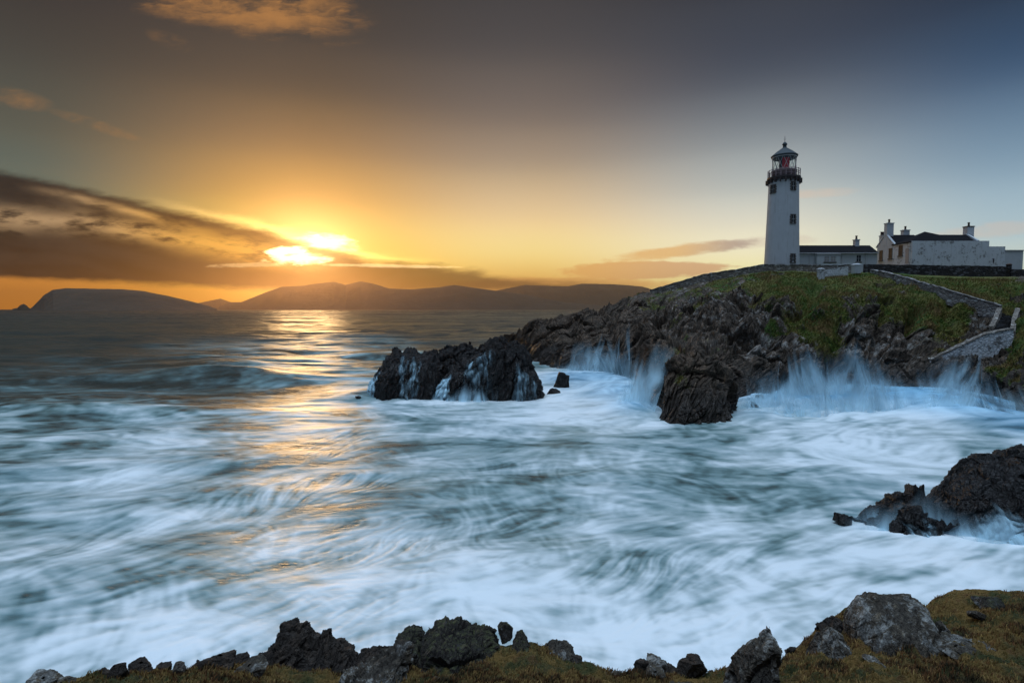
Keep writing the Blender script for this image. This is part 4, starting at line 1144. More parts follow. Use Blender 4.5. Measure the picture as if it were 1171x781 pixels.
# wing
wx1 = PX(1118, 102.7); wy0, wy1 = 102.7, 107.3
zW = PZ(276.2, 102.7)
w = MB(); w.box(0, wx1 - HX, 0, wy1 - wy0 - .003, 0, zW - HZ0); w.build('wing_wall', m_white_old, hs)
hp = MB(); ap = q(PX(1056, 105.3), 105.3, PZ(265, 105.3)); rg1 = q(PX(1073, 105.3), 105.3, PZ(268.6, 105.3)); rg2 = q(PX(1109, 105.3), 105.3, PZ(268.6, 105.3))
e0 = q(HX - .15, 102.55, zW - .05); e1 = q(wx1 - .4, 102.95, zW + .02); e2 = q(wx1 - .4, 107.6, zW); e3 = q(HX - .15, 107.6, zW - .05)
em = q(PX(1073, 102.7), 102.75, zW + .03); en = q(PX(1073, 107), 107.6, zW)
lo = [(x, y, z - .15) for x, y, z in (e0, e1, e2, e3)]
hp.add([e0, em, e1, e2, en, e3, ap, rg1, rg2] + lo, [(0, 1, 6), (1, 7, 6), (1, 2, 8, 7), (2, 3, 8), (3, 4, 7, 8), (4, 6, 7), (4, 5, 6), (5, 0, 6), (9, 12, 11, 10), (0, 9, 10, 2, 1), (2, 10, 11, 3), (3, 11, 12, 5, 4), (5, 12, 9, 0)])
rf2 = hp.build('roof', m_slate, hs)
chimney(rf2, PX(1101.8, 105.5) - HX, PX(1109.5, 105.5) - HX, 2.2, 3.3, zW - HZ0, PZ(260, 105.5) - HZ0, 1, cap=m_dark)
cp = MB()
slab(cp, q(wx1 - .42, 102.6, zW + .0), q(wx1 - .02, 102.6, zW + .0), q(wx1 - .02, 105.3, PZ(268.2, 105.3)), q(wx1 - .42, 105.3, PZ(268.2, 105.3)), .2)
slab(cp, q(wx1 - .42, 108.0, zW + .0), q(wx1 - .02, 108.0, zW + .0), q(wx1 - .02, 105.3, PZ(268.2, 105.3) + .003), q(wx1 - .42, 105.3, PZ(268.2, 105.3) + .003), .2)
cp.build('gable_coping', m_white, hs)
ge = MB(); ge.add([q(wx1 - .4, 102.7, zW), q(wx1 - .4, 107.9, zW), q(wx1 - .4, 105.3, PZ(268.8, 105.3)), q(wx1 - .05, 102.7, zW), q(wx1 - .05, 107.9, zW), q(wx1 - .05, 105.3, PZ(268.8, 105.3))], [(0, 1, 2), (5, 4, 3), (0, 2, 5, 3), (1, 4, 5, 2), (0, 3, 4, 1)])
ge.build('end_gable', m_white_old, hs)
# stepped walls
xs_ = [PX(1040, 102.6), PX(1129, 102.6), PX(1147.5, 102.6), PX(1168.5, 102.6)]
s1 = MB(); s1.box(PX(1042, 102.4) - HX, xs_[1] - HX, -.35, -.004, 0, PZ(275.6, 102.4) - HZ0); s1.box(wx1 - HX + .004, xs_[1] - HX, .0, 4.5, 0, PZ(275.8, 102.4) - HZ0 - .02)
s1.build('yard_wall', m_white_old, hs)
s2 = MB(); s2.box(xs_[1] - HX + .003, xs_[2] - HX, -.35, 4.0, 0, PZ(282, 102.4) - HZ0); s2.build('yard_wall', m_white_old, hs)
s3 = MB(); s3.box(xs_[2] - HX + .003, xs_[3] - HX, -.3, 4.0, 0, PZ(287, 102.4) - HZ0); yw = s3.build('yard_wall', m_white, hs)
s4 = MB(); s4.box(xs_[2] - HX - .05, xs_[3] - HX + .15, -.42, 4.1, PZ(287, 102.4) - HZ0 + .003, PZ(286.3, 102.4) - HZ0 + .05); s4.build('coping', m_frame, yw)
# openings on the left-facing wall, receding
def zy(py, D): return PZ(py, D) - HZ0
def yo(px):   # distance at which the plane x = HX crosses that photo column
    return HX / ((px - 585.5) / F) * 1.0
for pxa, pxb, pya, pyb in ((1004.3, 1006.3, 286.5, 298), (1014.7, 1017.2, 284, 295.6)):
    D = yo((pxa + pxb) / 2) ; D = D / (math.cos(PITCH)) * 1.0
    D = min(max(D, 103.2), 111.5); win_box(hs, D - 102.7 - .5, D - 102.7 + .5, zy(pyb, D), zy(pya, D), 0, axis='x', bars=0, frame=m_dark)
D = 105.2; win_box(hs, D - 102.7 - .55, D - 102.7 + .55, zy(292.5, D), zy(280.5, D), 0, axis='x', bars=1, frame=m_dark)
D = 103.4
dr = MB(); dr.box(-.05, .1, D - 102.7 - .45, D - 102.7 + .45, zy(301, D), zy(284, D)); dr.build('door', m_wood, hs)
ln = MB(); ln.add([(-1.3, -.1, 0), (-.01, -.1, 0), (-.01, 3.6, 0), (-1.3, 3.6, 0), (-1.3, -.1, 1.1), (-.01, -.1, 1.5), (-.01, 3.6, .6), (-1.3, 3.6, .5)], [(0, 3, 2, 1), (4, 5, 6, 7), (0, 1, 5, 4), (1, 2, 6, 5), (2, 3, 7, 6), (3, 0, 4, 7)])
ln.build('porch_step', m_stone_dk, hs)
vb = MB(); vb.box(PX(1136, 102.2) - HX, PX(1137.2, 102.2) - HX, -.4, -.3, zy(300.3, 102.2), zy(296.5, 102.2)); vb.box(PX(1135.5, 102.2) - HX, PX(1137.6, 102.2) - HX, -.41, -.31, zy(296.4, 102.2), zy(295.8, 102.2)); vb.build('wall_vent', m_dark, hs)

# ------------------------------------------------------------------ perimeter and path walls
def long_wall(name, pts, thick, mat, label, cat, seed, h_below=1.0, cope=None, group=None, res=0.22, jag=.06, cope_mat=None):
    """pts: (px, top py, D, height m). A rubble wall following the points, uneven top."""
    P_ = np.array([at(a, b, c) for a, b, c, d in pts]); hh = np.array([d for *_, d in pts])
    seg = np.concatenate([[0], np.cumsum(np.linalg.norm(np.diff(P_[:, :2], axis=0), axis=1))])
    n = max(int(seg[-1] / res), 4); s = np.linspace(0, seg[-1], n)
    c = np.stack([np.interp(s, seg, P_[:, k]) for k in range(3)], -1); h = np.interp(s, seg, hh)
    d = np.gradient(c[:, :2], axis=0); d /= np.linalg.norm(d, axis=1, keepdims=True) + 1e-9; nn = np.stack([-d[:, 1], d[:, 0]], -1)
    top = c[:, 2] + vnoise(np.stack([s * 2.1, 0 * s, 0 * s + seed], -1), seed) * jag + vnoise(np.stack([s * .3, 0 * s, 0 * s + seed], -1), seed) * jag
    m = 9; prof_ = []
    for k in range(m):
        t = k / (m - 1); prof_.append((thick * (.62 - .12 * t), 'z', t))
    rows = []
    def row(off, z):
        j = vnoise(np.stack([s * 3.1, 0 * s + z.mean() * 3, 0 * s + off * 9], -1), seed) * .04
        return np.stack([c[:, 0] + nn[:, 0] * (off + j), c[:, 1] + nn[:, 1] * (off + j), z], -1)
    for k in range(m): rows.append(row(-prof_[k][0], top - h * (1 - k / (m - 1))))
    for k in reversed(range(m)): rows.append(row(prof_[k][0], top - h * (1 - k / (m - 1)) + (.0 if k < m - 1 else -.02)))
    R_ = np.array(rows)
    Fq = grid_faces(n, len(rows))
    e = [[k * n for k in range(len(rows))], [k * n + n - 1 for k in range(len(rows))]]
    mb = MB(); mb.v = [tuple(v) for v in R_.reshape(-1, 3)]; mb.f = [tuple(f) for f in Fq] + [tuple(e[0]), tuple(reversed(e[1]))]
    o = mb.build(name, mat)
    o = tag(o, label, cat, group)
    if cope:
        mb = MB(); vs = []
        rows = [row(-thick * .5 - .07, top + .003), row(-thick * .5 - .05, top + cope), row(thick * .5 + .05, top + cope), row(thick * .5 + .07, top + .003)]
        R_ = np.array(rows); mb.v = [tuple(v) for v in R_.reshape(-1, 3)]; a = np.arange(4 * n).reshape(4, n)
        for j in range(4):
            j2 = (j + 1) % 4
            for i in range(n - 1): mb.f.append((a[j, i], a[j, i + 1], a[j2, i + 1], a[j2, i]))
        mb.f += [tuple(a[:, 0]), tuple(a[::-1, -1])]
        mb.build('coping', cope_mat or mat, o)
    return o
long_wall('stone_wall', [(743.5, 332.5, 108.5, 1.8), (768, 325, 107, 1.9), (790, 318.5, 105.5, 2.0), (805, 314.5, 104, 2.0), (840, 309.2, 102.5, 2.1), (872, 303.2, 100.5, 1.8), (905, 303.6, 99.5, 1.8), (938, 303.6, 98.5, 1.9)], .55, m_stone, 'grey dry-stone wall climbing the ridge from the left to the foot of the lighthouse', 'wall', 3, cope=.14, cope_mat=m_stone_lt)
long_wall('stone_wall', [(938.5, 303.2, 98.4, 1.6), (962, 303.4, 97.8, 1.8), (981.5, 302.2, 97.2, 2.0)], .5, m_stone_lt, 'short weathered wall with pale coping in front of the annex', 'wall', 4, cope=.16, cope_mat=m_white)
long_wall('white_wall', [(940, 309.4, 93.6, 2.2), (955, 307.0, 93.8, 2.2), (969, 305.0, 94.2, 1.8)], .4, m_white_rub, 'short stained whitewashed wall sloping down the grass beside the gate pillar', 'wall', 5, jag=.03)
long_wall('dark_stone_wall', [(988.5, 302.3, 96.4, 2.0), (1050, 303, 96, 2.3), (1100, 304, 95.5, 2.4), (1153.5, 305.0, 95, 2.2)], .6, m_stone_dk, 'long dark stone wall in front of the white house', 'wall', 6, jag=.05)
long_wall('dark_stone_wall', [(1154.5, 308.5, 95, 2.0), (1200, 309, 94.5, 2.2), (1290, 309, 94, 2.4)], .6, m_stone_dk, 'lower continuation of the dark wall running out of frame to the right', 'wall', 7, jag=.05)
long_wall('stone_wall', [(997, 308.5, 94.5, 1.5), (1018, 312.5, 90, 1.9), (1045, 320, 86.5, 2.0), (1075, 328.5, 83, 2.0), (1105, 338, 80, 2.1), (1128, 345, 78, 2.2), (1145, 350, 76.5, 2.6)], .55, m_stone_lt, 'pale stone wall descending the grassy slope diagonally to the right', 'wall', 8, jag=.07, cope=.1)
def pillar(px, py0, py1, D, w, mat, label, cap=None, rz=0.0, name='gate_pillar', group='wall pillars'):
    c = at(px, py1, D); z1 = PZ(py0, D)
    e = empty(name, tuple(c), rz, label, 'pillar', group)
    mb = MB(); mb.box(-w / 2, w / 2, -w / 2, w / 2, 0, z1 - c[2]); mb.build('shaft', mat, e, bevel=.04)
    cp = MB(); h = z1 - c[2]; cp.lathe([(w * .78, h + .003), (w * .78, h + .1), (w * .4, h + .26), (.02, h + .3)], 4 if not cap else 12, (0, 0, 0)); o = cp.build('cap', cap or mat, e); 
    o.rotation_euler = (0, 0, math.pi / 4)
    return e
pillar(938.2, 308.5, 323.5, 93.2, .85, m_white_rub, 'white stone gate pillar at the left end of the short whitewashed wall')
pillar(979, 303.5, 313, 94.4, 1.05, m_white, 'white gate pillar with pointed cap near the dark wall')
pillar(1153.6, 303.2, 309.0, 94.6, .55, m_stone_dk, 'small dark reddish-capped pillar at the step in the dark wall', cap=m_pot)
# whitewashed retaining ramp above the surf and the steps beside it
long_wall('whitewashed_ramp', [(1062, 411.5, 70.5, .9), (1085, 401, 69.8, 2.1), (1108, 390, 69.2, 3.0), (1128, 381.5, 68.6, 3.6), (1150, 377, 68, 3.8), (1157, 377, 67.8, 3.8)], 1.1, m_white_rub, 'whitewashed rubble retaining wall of the ramp low on the cliff', 'ramp', 9, jag=.05, cope=.16, cope_mat=m_stone)
long_wall('stone_wall', [(1143, 352, 76.0, 3.4), (1139, 362, 73.8, 3.0), (1134, 373, 71.5, 2.4)], .5, m_stone, 'left flank wall of the steep steps below the diagonal wall', 'wall', 10)
long_wall('stone_wall', [(1164, 352, 75.6, 3.4), (1160, 364, 72.6, 3.0), (1158, 378, 69.4, 2.6)], .5, m_stone, 'right flank wall of the steep steps below the diagonal wall', 'wall', 11)
sa, sb = at(1154, 358, 77.0), at(1146, 382, 69.6)
st = MB(); nst = 22
for k in range(nst):
    t0, t1 = k / nst, (k + 1) / nst
    a = sb + (sa - sb) * t0; b = sb + (sa - sb) * t1; hw = .95
    st.box(a[0] - hw, a[0] + hw, a[1], b[1] + .02, a[2] - 1.6, b[2] - .02 * (k % 2))
stp = st.build('steps', m_stone_dk); tag(stp, 'steep flight of dark stone steps between two flank walls', 'steps')
# ------------------------------------------------------------------ spray and falling water on the rocks
m_spray, o_ = material('spray_water')
sa_ = attr('alpha'); us = attr('across'); vs_ = attr('along')
wv = noise(vec(us * 0.8, vs_ * 0.5, 3.0), 1, 3, 0.5) - 0.5
s1_ = noise(vec(us * 3.2 + wv * 2.4, vs_ * 0.6, 0.0), 1, 4, 0.6)
s2_ = noise(vec(us * 1.3 + wv * 1.2, vs_ * 0.22, 9.0), 1, 3, 0.55)
al = clamp01(sa_ * 1.9) * sstep(s1_ * 0.50 + s2_ * 0.55 + sa_ * 0.42, 0.60, 0.88)
so_ = attr('soft')
al = clamp01(al * (1.0 - so_) + so_ * clamp01(sa_ * 2.3) * sstep(s2_, 0.25, 0.75))
upn = vec(0.0, -0.25, 1.0)
bs = X.tree.nodes.new('ShaderNodeBsdfDiffuse'); bs.inputs[0].default_value = (0.54, 0.82, 0.96, 1); X.put(bs.inputs['Normal'], upn)
tl = X.tree.nodes.new('ShaderNodeBsdfTranslucent'); tl.inputs[0].default_value = (0.5, 0.74, 0.92, 1)
mm = X.tree.nodes.new('ShaderNodeMixShader'); mm.inputs[0].default_value = 0.2
X.tree.links.new(bs.outputs[0], mm.inputs[1]); X.tree.links.new(tl.outputs[0], mm.inputs[2])
tp_ = X.tree.nodes.new('ShaderNodeBsdfTransparent')
m2 = X.tree.nodes.new('ShaderNodeMixShader'); X.put(m2.inputs[0], al)
X.tree.links.new(tp_.outputs[0], m2.inputs[1]); X.tree.links.new(mm.outputs[0], m2.inputs[2]); X.tree.links.new(m2.outputs[0], o_.inputs['Surface'])

def splash(pts, seed, hfac=1.75, lean=(0, 0), nu=260, nv=36, layers=3, dens=1.0, label=''):
    """pts: (px, py of foot, D, height in m). Curtains of spray thrown up, several behind each other."""
    P_ = np.array([at(a, b, c) for a, b, c, h in pts]); P_[:, 2] = [sea_z(x_, y_) + .1 for x_, y_ in P_[:, :2]]; hh = np.array([h for *_, h in pts]) * hfac
    seg = np.concatenate([[0], np.cumsum(np.linalg.norm(np.diff(P_, axis=0), axis=1))])
    s = np.linspace(0, seg[-1], nu)
    VV_, FF_, A_, U_, V_2, S_ = [], [], [], [], [], []
    for L in range(layers + 1):
        c = np.stack([np.interp(s, seg, P_[:, k]) for k in range(3)], -1); h = np.interp(s, seg, hh)
        q_ = np.stack([s * .55, 0 * s + L * 5.3, 0 * s + seed], -1)
        h = h * np.clip(0.70 + 0.60 * vnoise(q_, seed) + .22 * vnoise(q_ * 4, seed + 1), 0.40, 1.6) * (1 - .15 * L)
        t = np.linspace(0, 1, nv)[:, None]
        fan = vnoise(q_ * .8 + 7, seed + 2)[None] * .8
        x = c[None, :, 0] + (fan + lean[0]) * t * h[None] * .6
        z = c[None, :, 2] - .9 + t * (h[None] + .9)
        y = c[None, :, 1] + .7 * L + (vnoise(q_ + 3, seed + 4)[None] * .7) + lean[1] * t * h[None] - .9 * (1 - t) ** 2
        G_ = np.stack([x, y, z + 0 * x], -1)
        e_ = np.clip(np.minimum(s, seg[-1] - s) / (seg[-1] * .30), 0, 1)[None] ** 1.3
        a = dens * smooth01(e_ + 0 * t) * smooth01(t / .18) * (1 - t) ** 1.15 * np.ones_like(x)
        VV_.append(G_.reshape(-1, 3)); FF_.append(grid_faces(nu, nv) + L * nu * nv); A_.append(a.ravel()); U_.append((s[None] + 0 * x + 13 * L - fan * t * h[None] * .5).ravel()); V_2.append((t * h[None] + 0 * x).ravel()); S_.append(np.full(x.size, 1.0 if L in (0, layers) else 0.75 if L == 1 else 0.35))
    o = new_mesh('sea_spray', np.concatenate(VV_), np.concatenate(FF_), m_spray, {'alpha': np.concatenate(A_), 'across': np.concatenate(U_), 'along': np.concatenate(V_2), 'soft': np.concatenate(S_)})
    tag(o, label, 'spray', kind='stuff'); return o
splash([(838, 486, 51, .6), (850, 474, 53, 1.5), (866, 468, 55, 1.9), (890, 466, 56, 1.9), (915, 464, 57, 2.5), (935, 463, 57.5, 3.0), (960, 463, 57.5, 2.6), (985, 463, 57.5, 2.7), (1010, 463, 58, 2.4), (1035, 463, 58, 2.0), (1060, 463, 58, 2.0)], 3, label='white spray thrown up along the foot of the cliff below the house')
splash([(846, 482, 51.5, .8), (870, 484, 51.5, 1.2), (900, 485, 51.5, 2.0), (930, 484, 52, 2.6), (960, 482, 52.5, 2.6), (990, 480, 53, 2.5), (1020, 478, 53.5, 2.2), (1050, 476, 54, 1.8), (1075, 475, 54, 1.0)], 27, hfac=1.5, layers=4, label='domed white surge in front of the cliff foot')
splash([(1040, 476, 53, .8), (1070, 476, 53, 1.6), (1100, 478, 52.5, 2.2), (1130, 484, 51, 1.6), (1160, 494, 47, .8)], 25, hfac=1.3, label='domed white surge in front of the broad veiled rock')
splash([(1040, 464, 57, .8), (1065, 464, 57, 2.0), (1090, 465, 56, 2.7), (1115, 468, 55, 2.6), (1140, 474, 53, 1.8), (1165, 485, 50, 1.2), (1190, 495, 46, .8)], 5, label='white spray arching over the broad rock below the ramp')
splash([(622, 428, 90, 1.0), (645, 432, 88, 2.0), (670, 434, 86, 2.8), (700, 438, 82, 3.6), (718, 443, 76, 3.8), (732, 450, 70, 2.6)], 9, label='white spray in the inlet between the islets and the dark crag')
splash([(700, 470, 56, .6), (715, 468, 55.5, 2.2), (728, 466, 55, 3.4), (740, 465, 54, 3.4), (748, 470, 52, 1.0)], 12, lean=(.7, .1), label='surge washing up the left flank of the dark crag')
splash([(416, 452, 64, .3), (430, 450, 64.5, 1.1), (450, 449, 65, .9), (470, 450, 65, 1.0), (490, 453, 63, 1.3), (510, 456, 62, .9), (540, 458, 61.5, .8), (570, 458, 61.5, .9), (600, 457, 62, .9), (622, 452, 63, .6)], 15, layers=2, label='low spray along the foot of the islets')
splash([(950, 600, 26.5, .3), (985, 600, 25.8, .6), (1020, 602, 25.3, .7), (1060, 606, 25, .8), (1100, 612, 24.4, .7), (1140, 618, 24, .7), (1180, 624, 23.6, .6), (1240, 634, 23, .5)], 18, layers=2, label='foam washing along the foot of the right-hand reef')

def runoff(G_, u0, u1, v0, v1, seed, label, dens=1.0, off=.12):
    """thin water running down a crag: follows its front face between grid fractions"""
    nv_, nu_ = G_.shape[:2]
    a, b, c, d = int(u0 * nu_), int(u1 * nu_), int(v0 * nv_), int(v1 * nv_)
    g = G_[c:d, a:b].copy()
    for k in range(3): g[..., k] = bl(bl(g[..., k], 2, 0), 2, 1)
    n = grid_normals(g); n *= np.sign((n * (np.array([0, 0, CAMZ]) - g)).sum(-1, keepdims=True))
    g = g + n * off + np.array([0, -off, 0])
    m, k = g.shape[:2]
    s = np.concatenate([[0], np.cumsum(np.linalg.norm(np.diff(g.mean(0), axis=0), axis=1))])[None] + 0 * g[..., 0] + seed * 3.3
    t = np.concatenate([[0], np.cumsum(np.linalg.norm(np.diff(g.mean(1), axis=0), axis=1))])[:, None] + 0 * g[..., 0]
    ue = np.linspace(0, 1, k)[None]; ve = np.linspace(0, 1, m)[:, None]
    al_ = dens * smooth01(np.minimum(ue, 1 - ue) / .25) * smooth01((1 - ve) / .5) * (1 - .0 * ve)
    o = new_mesh('running_water', g.reshape(-1, 3), grid_faces(k, m), m_spray, {'alpha': al_, 'across': s * 1.0, 'along': t})
    tag(o, label, 'water', kind='stuff'); return o
runoff(ISL_A, .05, .30, .0, .50, 1, 'thin white water running off the left end of the left islet', .55)
runoff(ISL_A, .45, .72, .0, .40, 2, 'white trickles down the front of the left islet', .36)
runoff(ISL_B, .02, .26, .0, .50, 3, 'broad stream pouring off the seaward shoulder of the biggest islet', .62)
runoff(ISL_B, .30, .60, .0, .44, 4, 'white trickles down the front of the biggest islet', .36)
runoff(ISL_B, .62, .97, .0, .28, 5, 'low trickles at the right foot of the biggest islet', .36)
runoff(REEF_G, .10, .45, .0, .33, 6, 'white water draining off the reef tip', .5, .05)
# ------------------------------------------------------------------ foreground ledge
m_fg = rock_material('near_rock', base=(0.060, 0.050, 0.040), warm=(0.10, 0.078, 0.052), pale=(0.36, 0.36, 0.34), pale_amt=1.0, wet_top=0.0, scale=0.16, green=0.12)
m_fgdark = rock_material('near_black_rock', base=(0.026, 0.020, 0.016), warm=(0.058, 0.040, 0.028), pale=(0.20, 0.20, 0.19), pale_amt=0.25, wet_top=0.0, scale=0.2, green=0.0)
m_fgmoss = rock_material('near_mossy_rock', base=(0.04, 0.034, 0.03), warm=(0.075, 0.06, 0.045), pale=(0.34, 0.36, 0.40), pale_amt=0.45, wet_top=0.0, scale=0.16, green=1.0)
m_turf = rock_material('near_turf', base=(0.05, 0.042, 0.036), warm=(0.08, 0.06, 0.045), pale_amt=0.3, wet_top=0.0, scale=0.10, grass=True,
                       grass_cols=((0.050, 0.056, 0.016), (0.19, 0.115, 0.030), (0.13, 0.060, 0.022)))
# edge of the land: px, edge py, D of edge, py at which the near ground starts (D at bottom)
EC = [(-500, 850, 4.2), (-150, 822, 4.6), (0, 798, 5.0), (60, 783, 5.2), (130, 772, 5.3), (190, 768, 5.4), (215, 763, 5.4), (245, 757, 5.3), (290, 762, 5.4), (340, 768, 5.6), (400, 772, 5.6), (450, 768, 5.5), (500, 758, 5.6), (560, 742, 5.8), (600, 733, 5.9), (625, 742, 5.9), (660, 757, 5.8), (700, 768, 5.6),
      (740, 774, 5.4), (800, 772, 5.4), (850, 764, 5.4), (890, 757, 5.6), (915, 742, 5.9), (935, 718, 6.3), (960, 700, 6.6), (985, 686, 6.8), (1020, 684, 6.9), (1058, 692, 6.9), (1072, 679, 7.0), (1090, 671, 7.1), (1110, 671, 7.1), (1140, 675, 7.0), (1171, 677, 7.0), (1230, 672, 7.2), (1400, 655, 7.8), (1800, 620, 9.0)]
ex = np.array([e[0] for e in EC], float); ey = np.array([e[1] for e in EC], float); eD = np.array([e[2] for e in EC], float)
NU2, NV2 = 1500, 460
ux = np.interp(np.linspace(0, 1, NU2), [0, .08, .92, 1], [-500, -20, 1200, 1800])
eyi = np.interp(ux, ex, ey); eDi = np.interp(ux, ex, eD)
eyi = eyi + fbm(np.stack([ux / 26, 0 * ux, 0 * ux], -1), 3, 5) * 4
top = at(ux, eyi, eDi)
v = np.linspace(0, 1, NV2)
# near line:
TP = 1.3
PY0, D0 = 930.0, 1.75
tD = v[:, None]
Dv = D0 + (eDi[None] - D0) * tD
PYv = PY0 + (eyi[None] - PY0) * tD ** (1 / TP)
PXv = ux[None] + 0 * PYv
Gf = at(PXv, PYv, Dv); Yv = Gf[..., 1]
def fgD(px, py):
    y = float(np.interp(px, ex, ey)); D_ = float(np.interp(px, ex, eD))
    return D0 + (D_ - D0) * float(np.clip((PY0 - py) / (PY0 - y), 0, 1)) ** TP
clump = fbm(Gf / 0.55, 3, 201) * 0.11 + np.abs(fbm(Gf / 0.20, 3, 203)) * 0.15 + fbm(Gf / 0.045, 3, 205) * 0.028
eb = smooth01(Yv / 2.5)
Gf[..., 2] += clump * eb * (0.4 + 0.6 * smooth01((1 - v[:, None]) / .1))
gm = 0.9 + fbm(Gf / 0.5, 4, 207) * 0.5
rows_ = []
e_last = Gf[-1].copy()
for k, (oy, oz) in enumerate(((.10, -.12), (.25, -.45), (.45, -1.0), (.9, -2.2), (1.6, -4.0), (2.6, -6.5), (3.6, -9.5))):
    r = e_last.copy(); sc_ = (r[:, 1] + oy) / r[:, 1]; r[:, 0] *= sc_; r[:, 1] += oy; r[:, 2] += oz
    r = r + (rock_disp(r, .8, 210 + k, 1.6) * .35)[:, None] * np.array([.2, -1, .3]); rows_.append(r[None])
back = []
for oy, oz in ((-30, .5), (-8, .25), (-2, .1)):
    r = Gf[0].copy(); r[:, 1] += oy; r[:, 0] = np.linspace(-40, 40, NU2) * (1 if oy < -5 else .15); r[:, 2] += oz; back.append(r[None])
Gall = np.concatenate(back + [Gf] + rows_, 0)
gal_ = np.concatenate([np.ones((3, NU2)), gm, np.repeat(np.zeros((1, NU2)), len(rows_), 0)], 0)
ledge = new_mesh('ground', Gall.reshape(-1, 3), grid_faces(NU2, Gall.shape[0]), m_turf, {'grass': gal_}, smooth=False)
ledge['kind'] = 'structure'
def fg_z(x, y):
    """ground height of the ledge"""
    D = y; pxx = 585.5 + F * x / (D) * 1.0
    # invert column: x/y constant along a column
    ratio = top[:, 0] / eDi
    j = np.interp(x / y, ratio, np.arange(NU2)); j = np.clip(j, 0, NU2 - 1).astype(int)
    vv = np.clip((y - D0) / (eDi[j] - D0), 0, 1) * (NV2 - 1)
    return Gf[vv.astype(int), j, 2], vv / (NV2 - 1), j

# rocks of the ledge, each a thing
FR = 'rocks along the edge of the ledge'
def fcrag(prof, D, thick, seed, mat, label, s=.5, amp=.5, bz=None, cat='rock', nu=260, nv=170, **kw):
    o, g_ = crag('rock', prof, D, thick, seed, mat, s=s, amp=amp, base_z=bz, nu=nu, nv=nv, **kw)
    tag(o, label, cat, FR); return o
fcrag([(284, 757), (290, 748), (298, 742), (308, 737), (318, 733), (323, 722), (328, 709), (334, 707), (341, 711), (350, 707), (356, 708), (364, 717), (370, 720), (374, 714), (380, 715), (386, 724), (396, 734), (408, 745), (414, 756)], 6.4, .55, 301, m_fgdark, 'tall black jagged crag with knobbly twin tops, left of centre at the ledge edge', s=.34, amp=.42, bz=4.9, jag=.12)
fcrag([(484, 735), (489, 722), (500, 712), (512, 709), (525, 710), (540, 711), (556, 714), (566, 722), (572, 735), (585, 748), (600, 765)], 5.7, .50, 303, m_fgmoss, 'broad mossy square-shouldered crag with lichen spots at the centre', s=.36, amp=.40, bz=6.1, jag=.05)
fcrag([(452, 737), (455, 724), (462, 717), (472, 715), (482, 717), (487, 726), (488, 738)], 5.9, .22, 305, m_fgmoss, 'rounded dark block leaning on the left side of the mossy crag', s=.25, amp=.35, bz=6.3, nu=130, nv=100)
fcrag([(378, 790), (392, 770), (410, 757), (428, 747), (446, 740), (462, 735), (478, 734), (490, 742), (494, 758), (480, 775), (470, 790)], 5.3, .50, 307, m_fg, 'large pale grey fissured rock sloping down left of the mossy crag', s=.26, amp=.42, bz=6.1)
fcrag([(405, 752), (413, 742), (424, 739), (440, 736), (455, 738), (462, 745)], 5.9, .2, 308, m_fgdark, 'low dark rock behind the pale fissured rock', s=.2, amp=.4, bz=6.2, nu=140, nv=90)
fcrag([(583, 745), (587, 733), (592, 722), (597, 721), (603, 731), (609, 742), (613, 752)], 5.6, .15, 309, m_fgmoss, 'narrow pointed mossy rock right of the mossy crag', s=.22, amp=.22, bz=6.4, nu=110, nv=90)
fcrag([(614, 750), (620, 739), (632, 731), (645, 729), (652, 734), (660, 744), (664, 752)], 5.8, .22, 311, m_fg, 'wedge of grey rock with white top at the edge, right of the pointed rock', s=.22, amp=.32, bz=6.3, nu=130, nv=90)
fcrag([(745, 790), (770, 778), (830, 785)], 4.4, .2, 312, m_fg, 'flat pale rock flush with the turf at the bottom edge', s=.2, amp=.2, bz=6.7, nu=90, nv=60)
fcrag([(816, 800), (832, 768), (845, 752), (858, 738), (868, 733), (876, 719), (885, 717), (893, 726), (898, 745), (897, 768), (880, 800)], 4.6, .26, 313, m_fg, 'upright grey leaning rock with a pale lichened flank and pointed top', s=.30, amp=.34, bz=6.2)
fcrag([(966, 722), (970, 697), (980, 686), (996, 678), (1012, 681), (1030, 680), (1044, 682), (1053, 688), (1059, 696), (1052, 712)], 5.8, .42, 315, m_fg, 'big rounded lichen-covered boulder on top of the right-hand bank', s=.5, amp=.15, bz=6.15)
fcrag([(918, 752), (925, 735), (935, 722), (948, 716), (960, 722), (968, 738), (970, 756)], 5.6, .25, 317, m_fg, 'grey rock low on the bank, left of the big lichened boulder', s=.26, amp=.32, bz=6.2, nu=150, nv=100)
fcrag([(928, 726), (931, 712), (942, 705), (955, 703), (964, 712), (968, 722)], 6.2, .2, 318, m_fgdark, 'dark angular rock above and behind the low grey rock on the bank', s=.24, amp=.35, bz=6.3, nu=120, nv=80)
fcrag([(18, 792), (40, 779), (62, 777), (90, 776), (108, 769), (130, 771), (150, 764), (172, 766), (198, 763), (214, 768), (226, 757), (246, 752), (262, 756), (280, 755), (296, 764), (306, 776)], 5.8, .35, 331, m_fgdark, 'long low broken dark outcrop under the row of rocks at far left', s=.22, amp=.55, bz=5.6, nu=420, nv=90)
fcrag([(392, 770), (430, 762), (470, 757), (520, 752), (570, 748), (610, 748), (650, 757), (690, 768), (720, 776)], 5.95, .3, 333, m_fg, 'fractured bedrock cropping out beneath the mossy crag and the wedge', s=.26, amp=.55, bz=5.9, nu=420, nv=90)
fcrag([(722, 780), (736, 768), (760, 764), (790, 768), (815, 766), (840, 770), (870, 776)], 5.7, .25, 335, m_fgdark, 'low dark ledge of bedrock under the peaked rock and the brown boulder', s=.22, amp=.5, bz=5.9, nu=260, nv=80)
k_ = 0
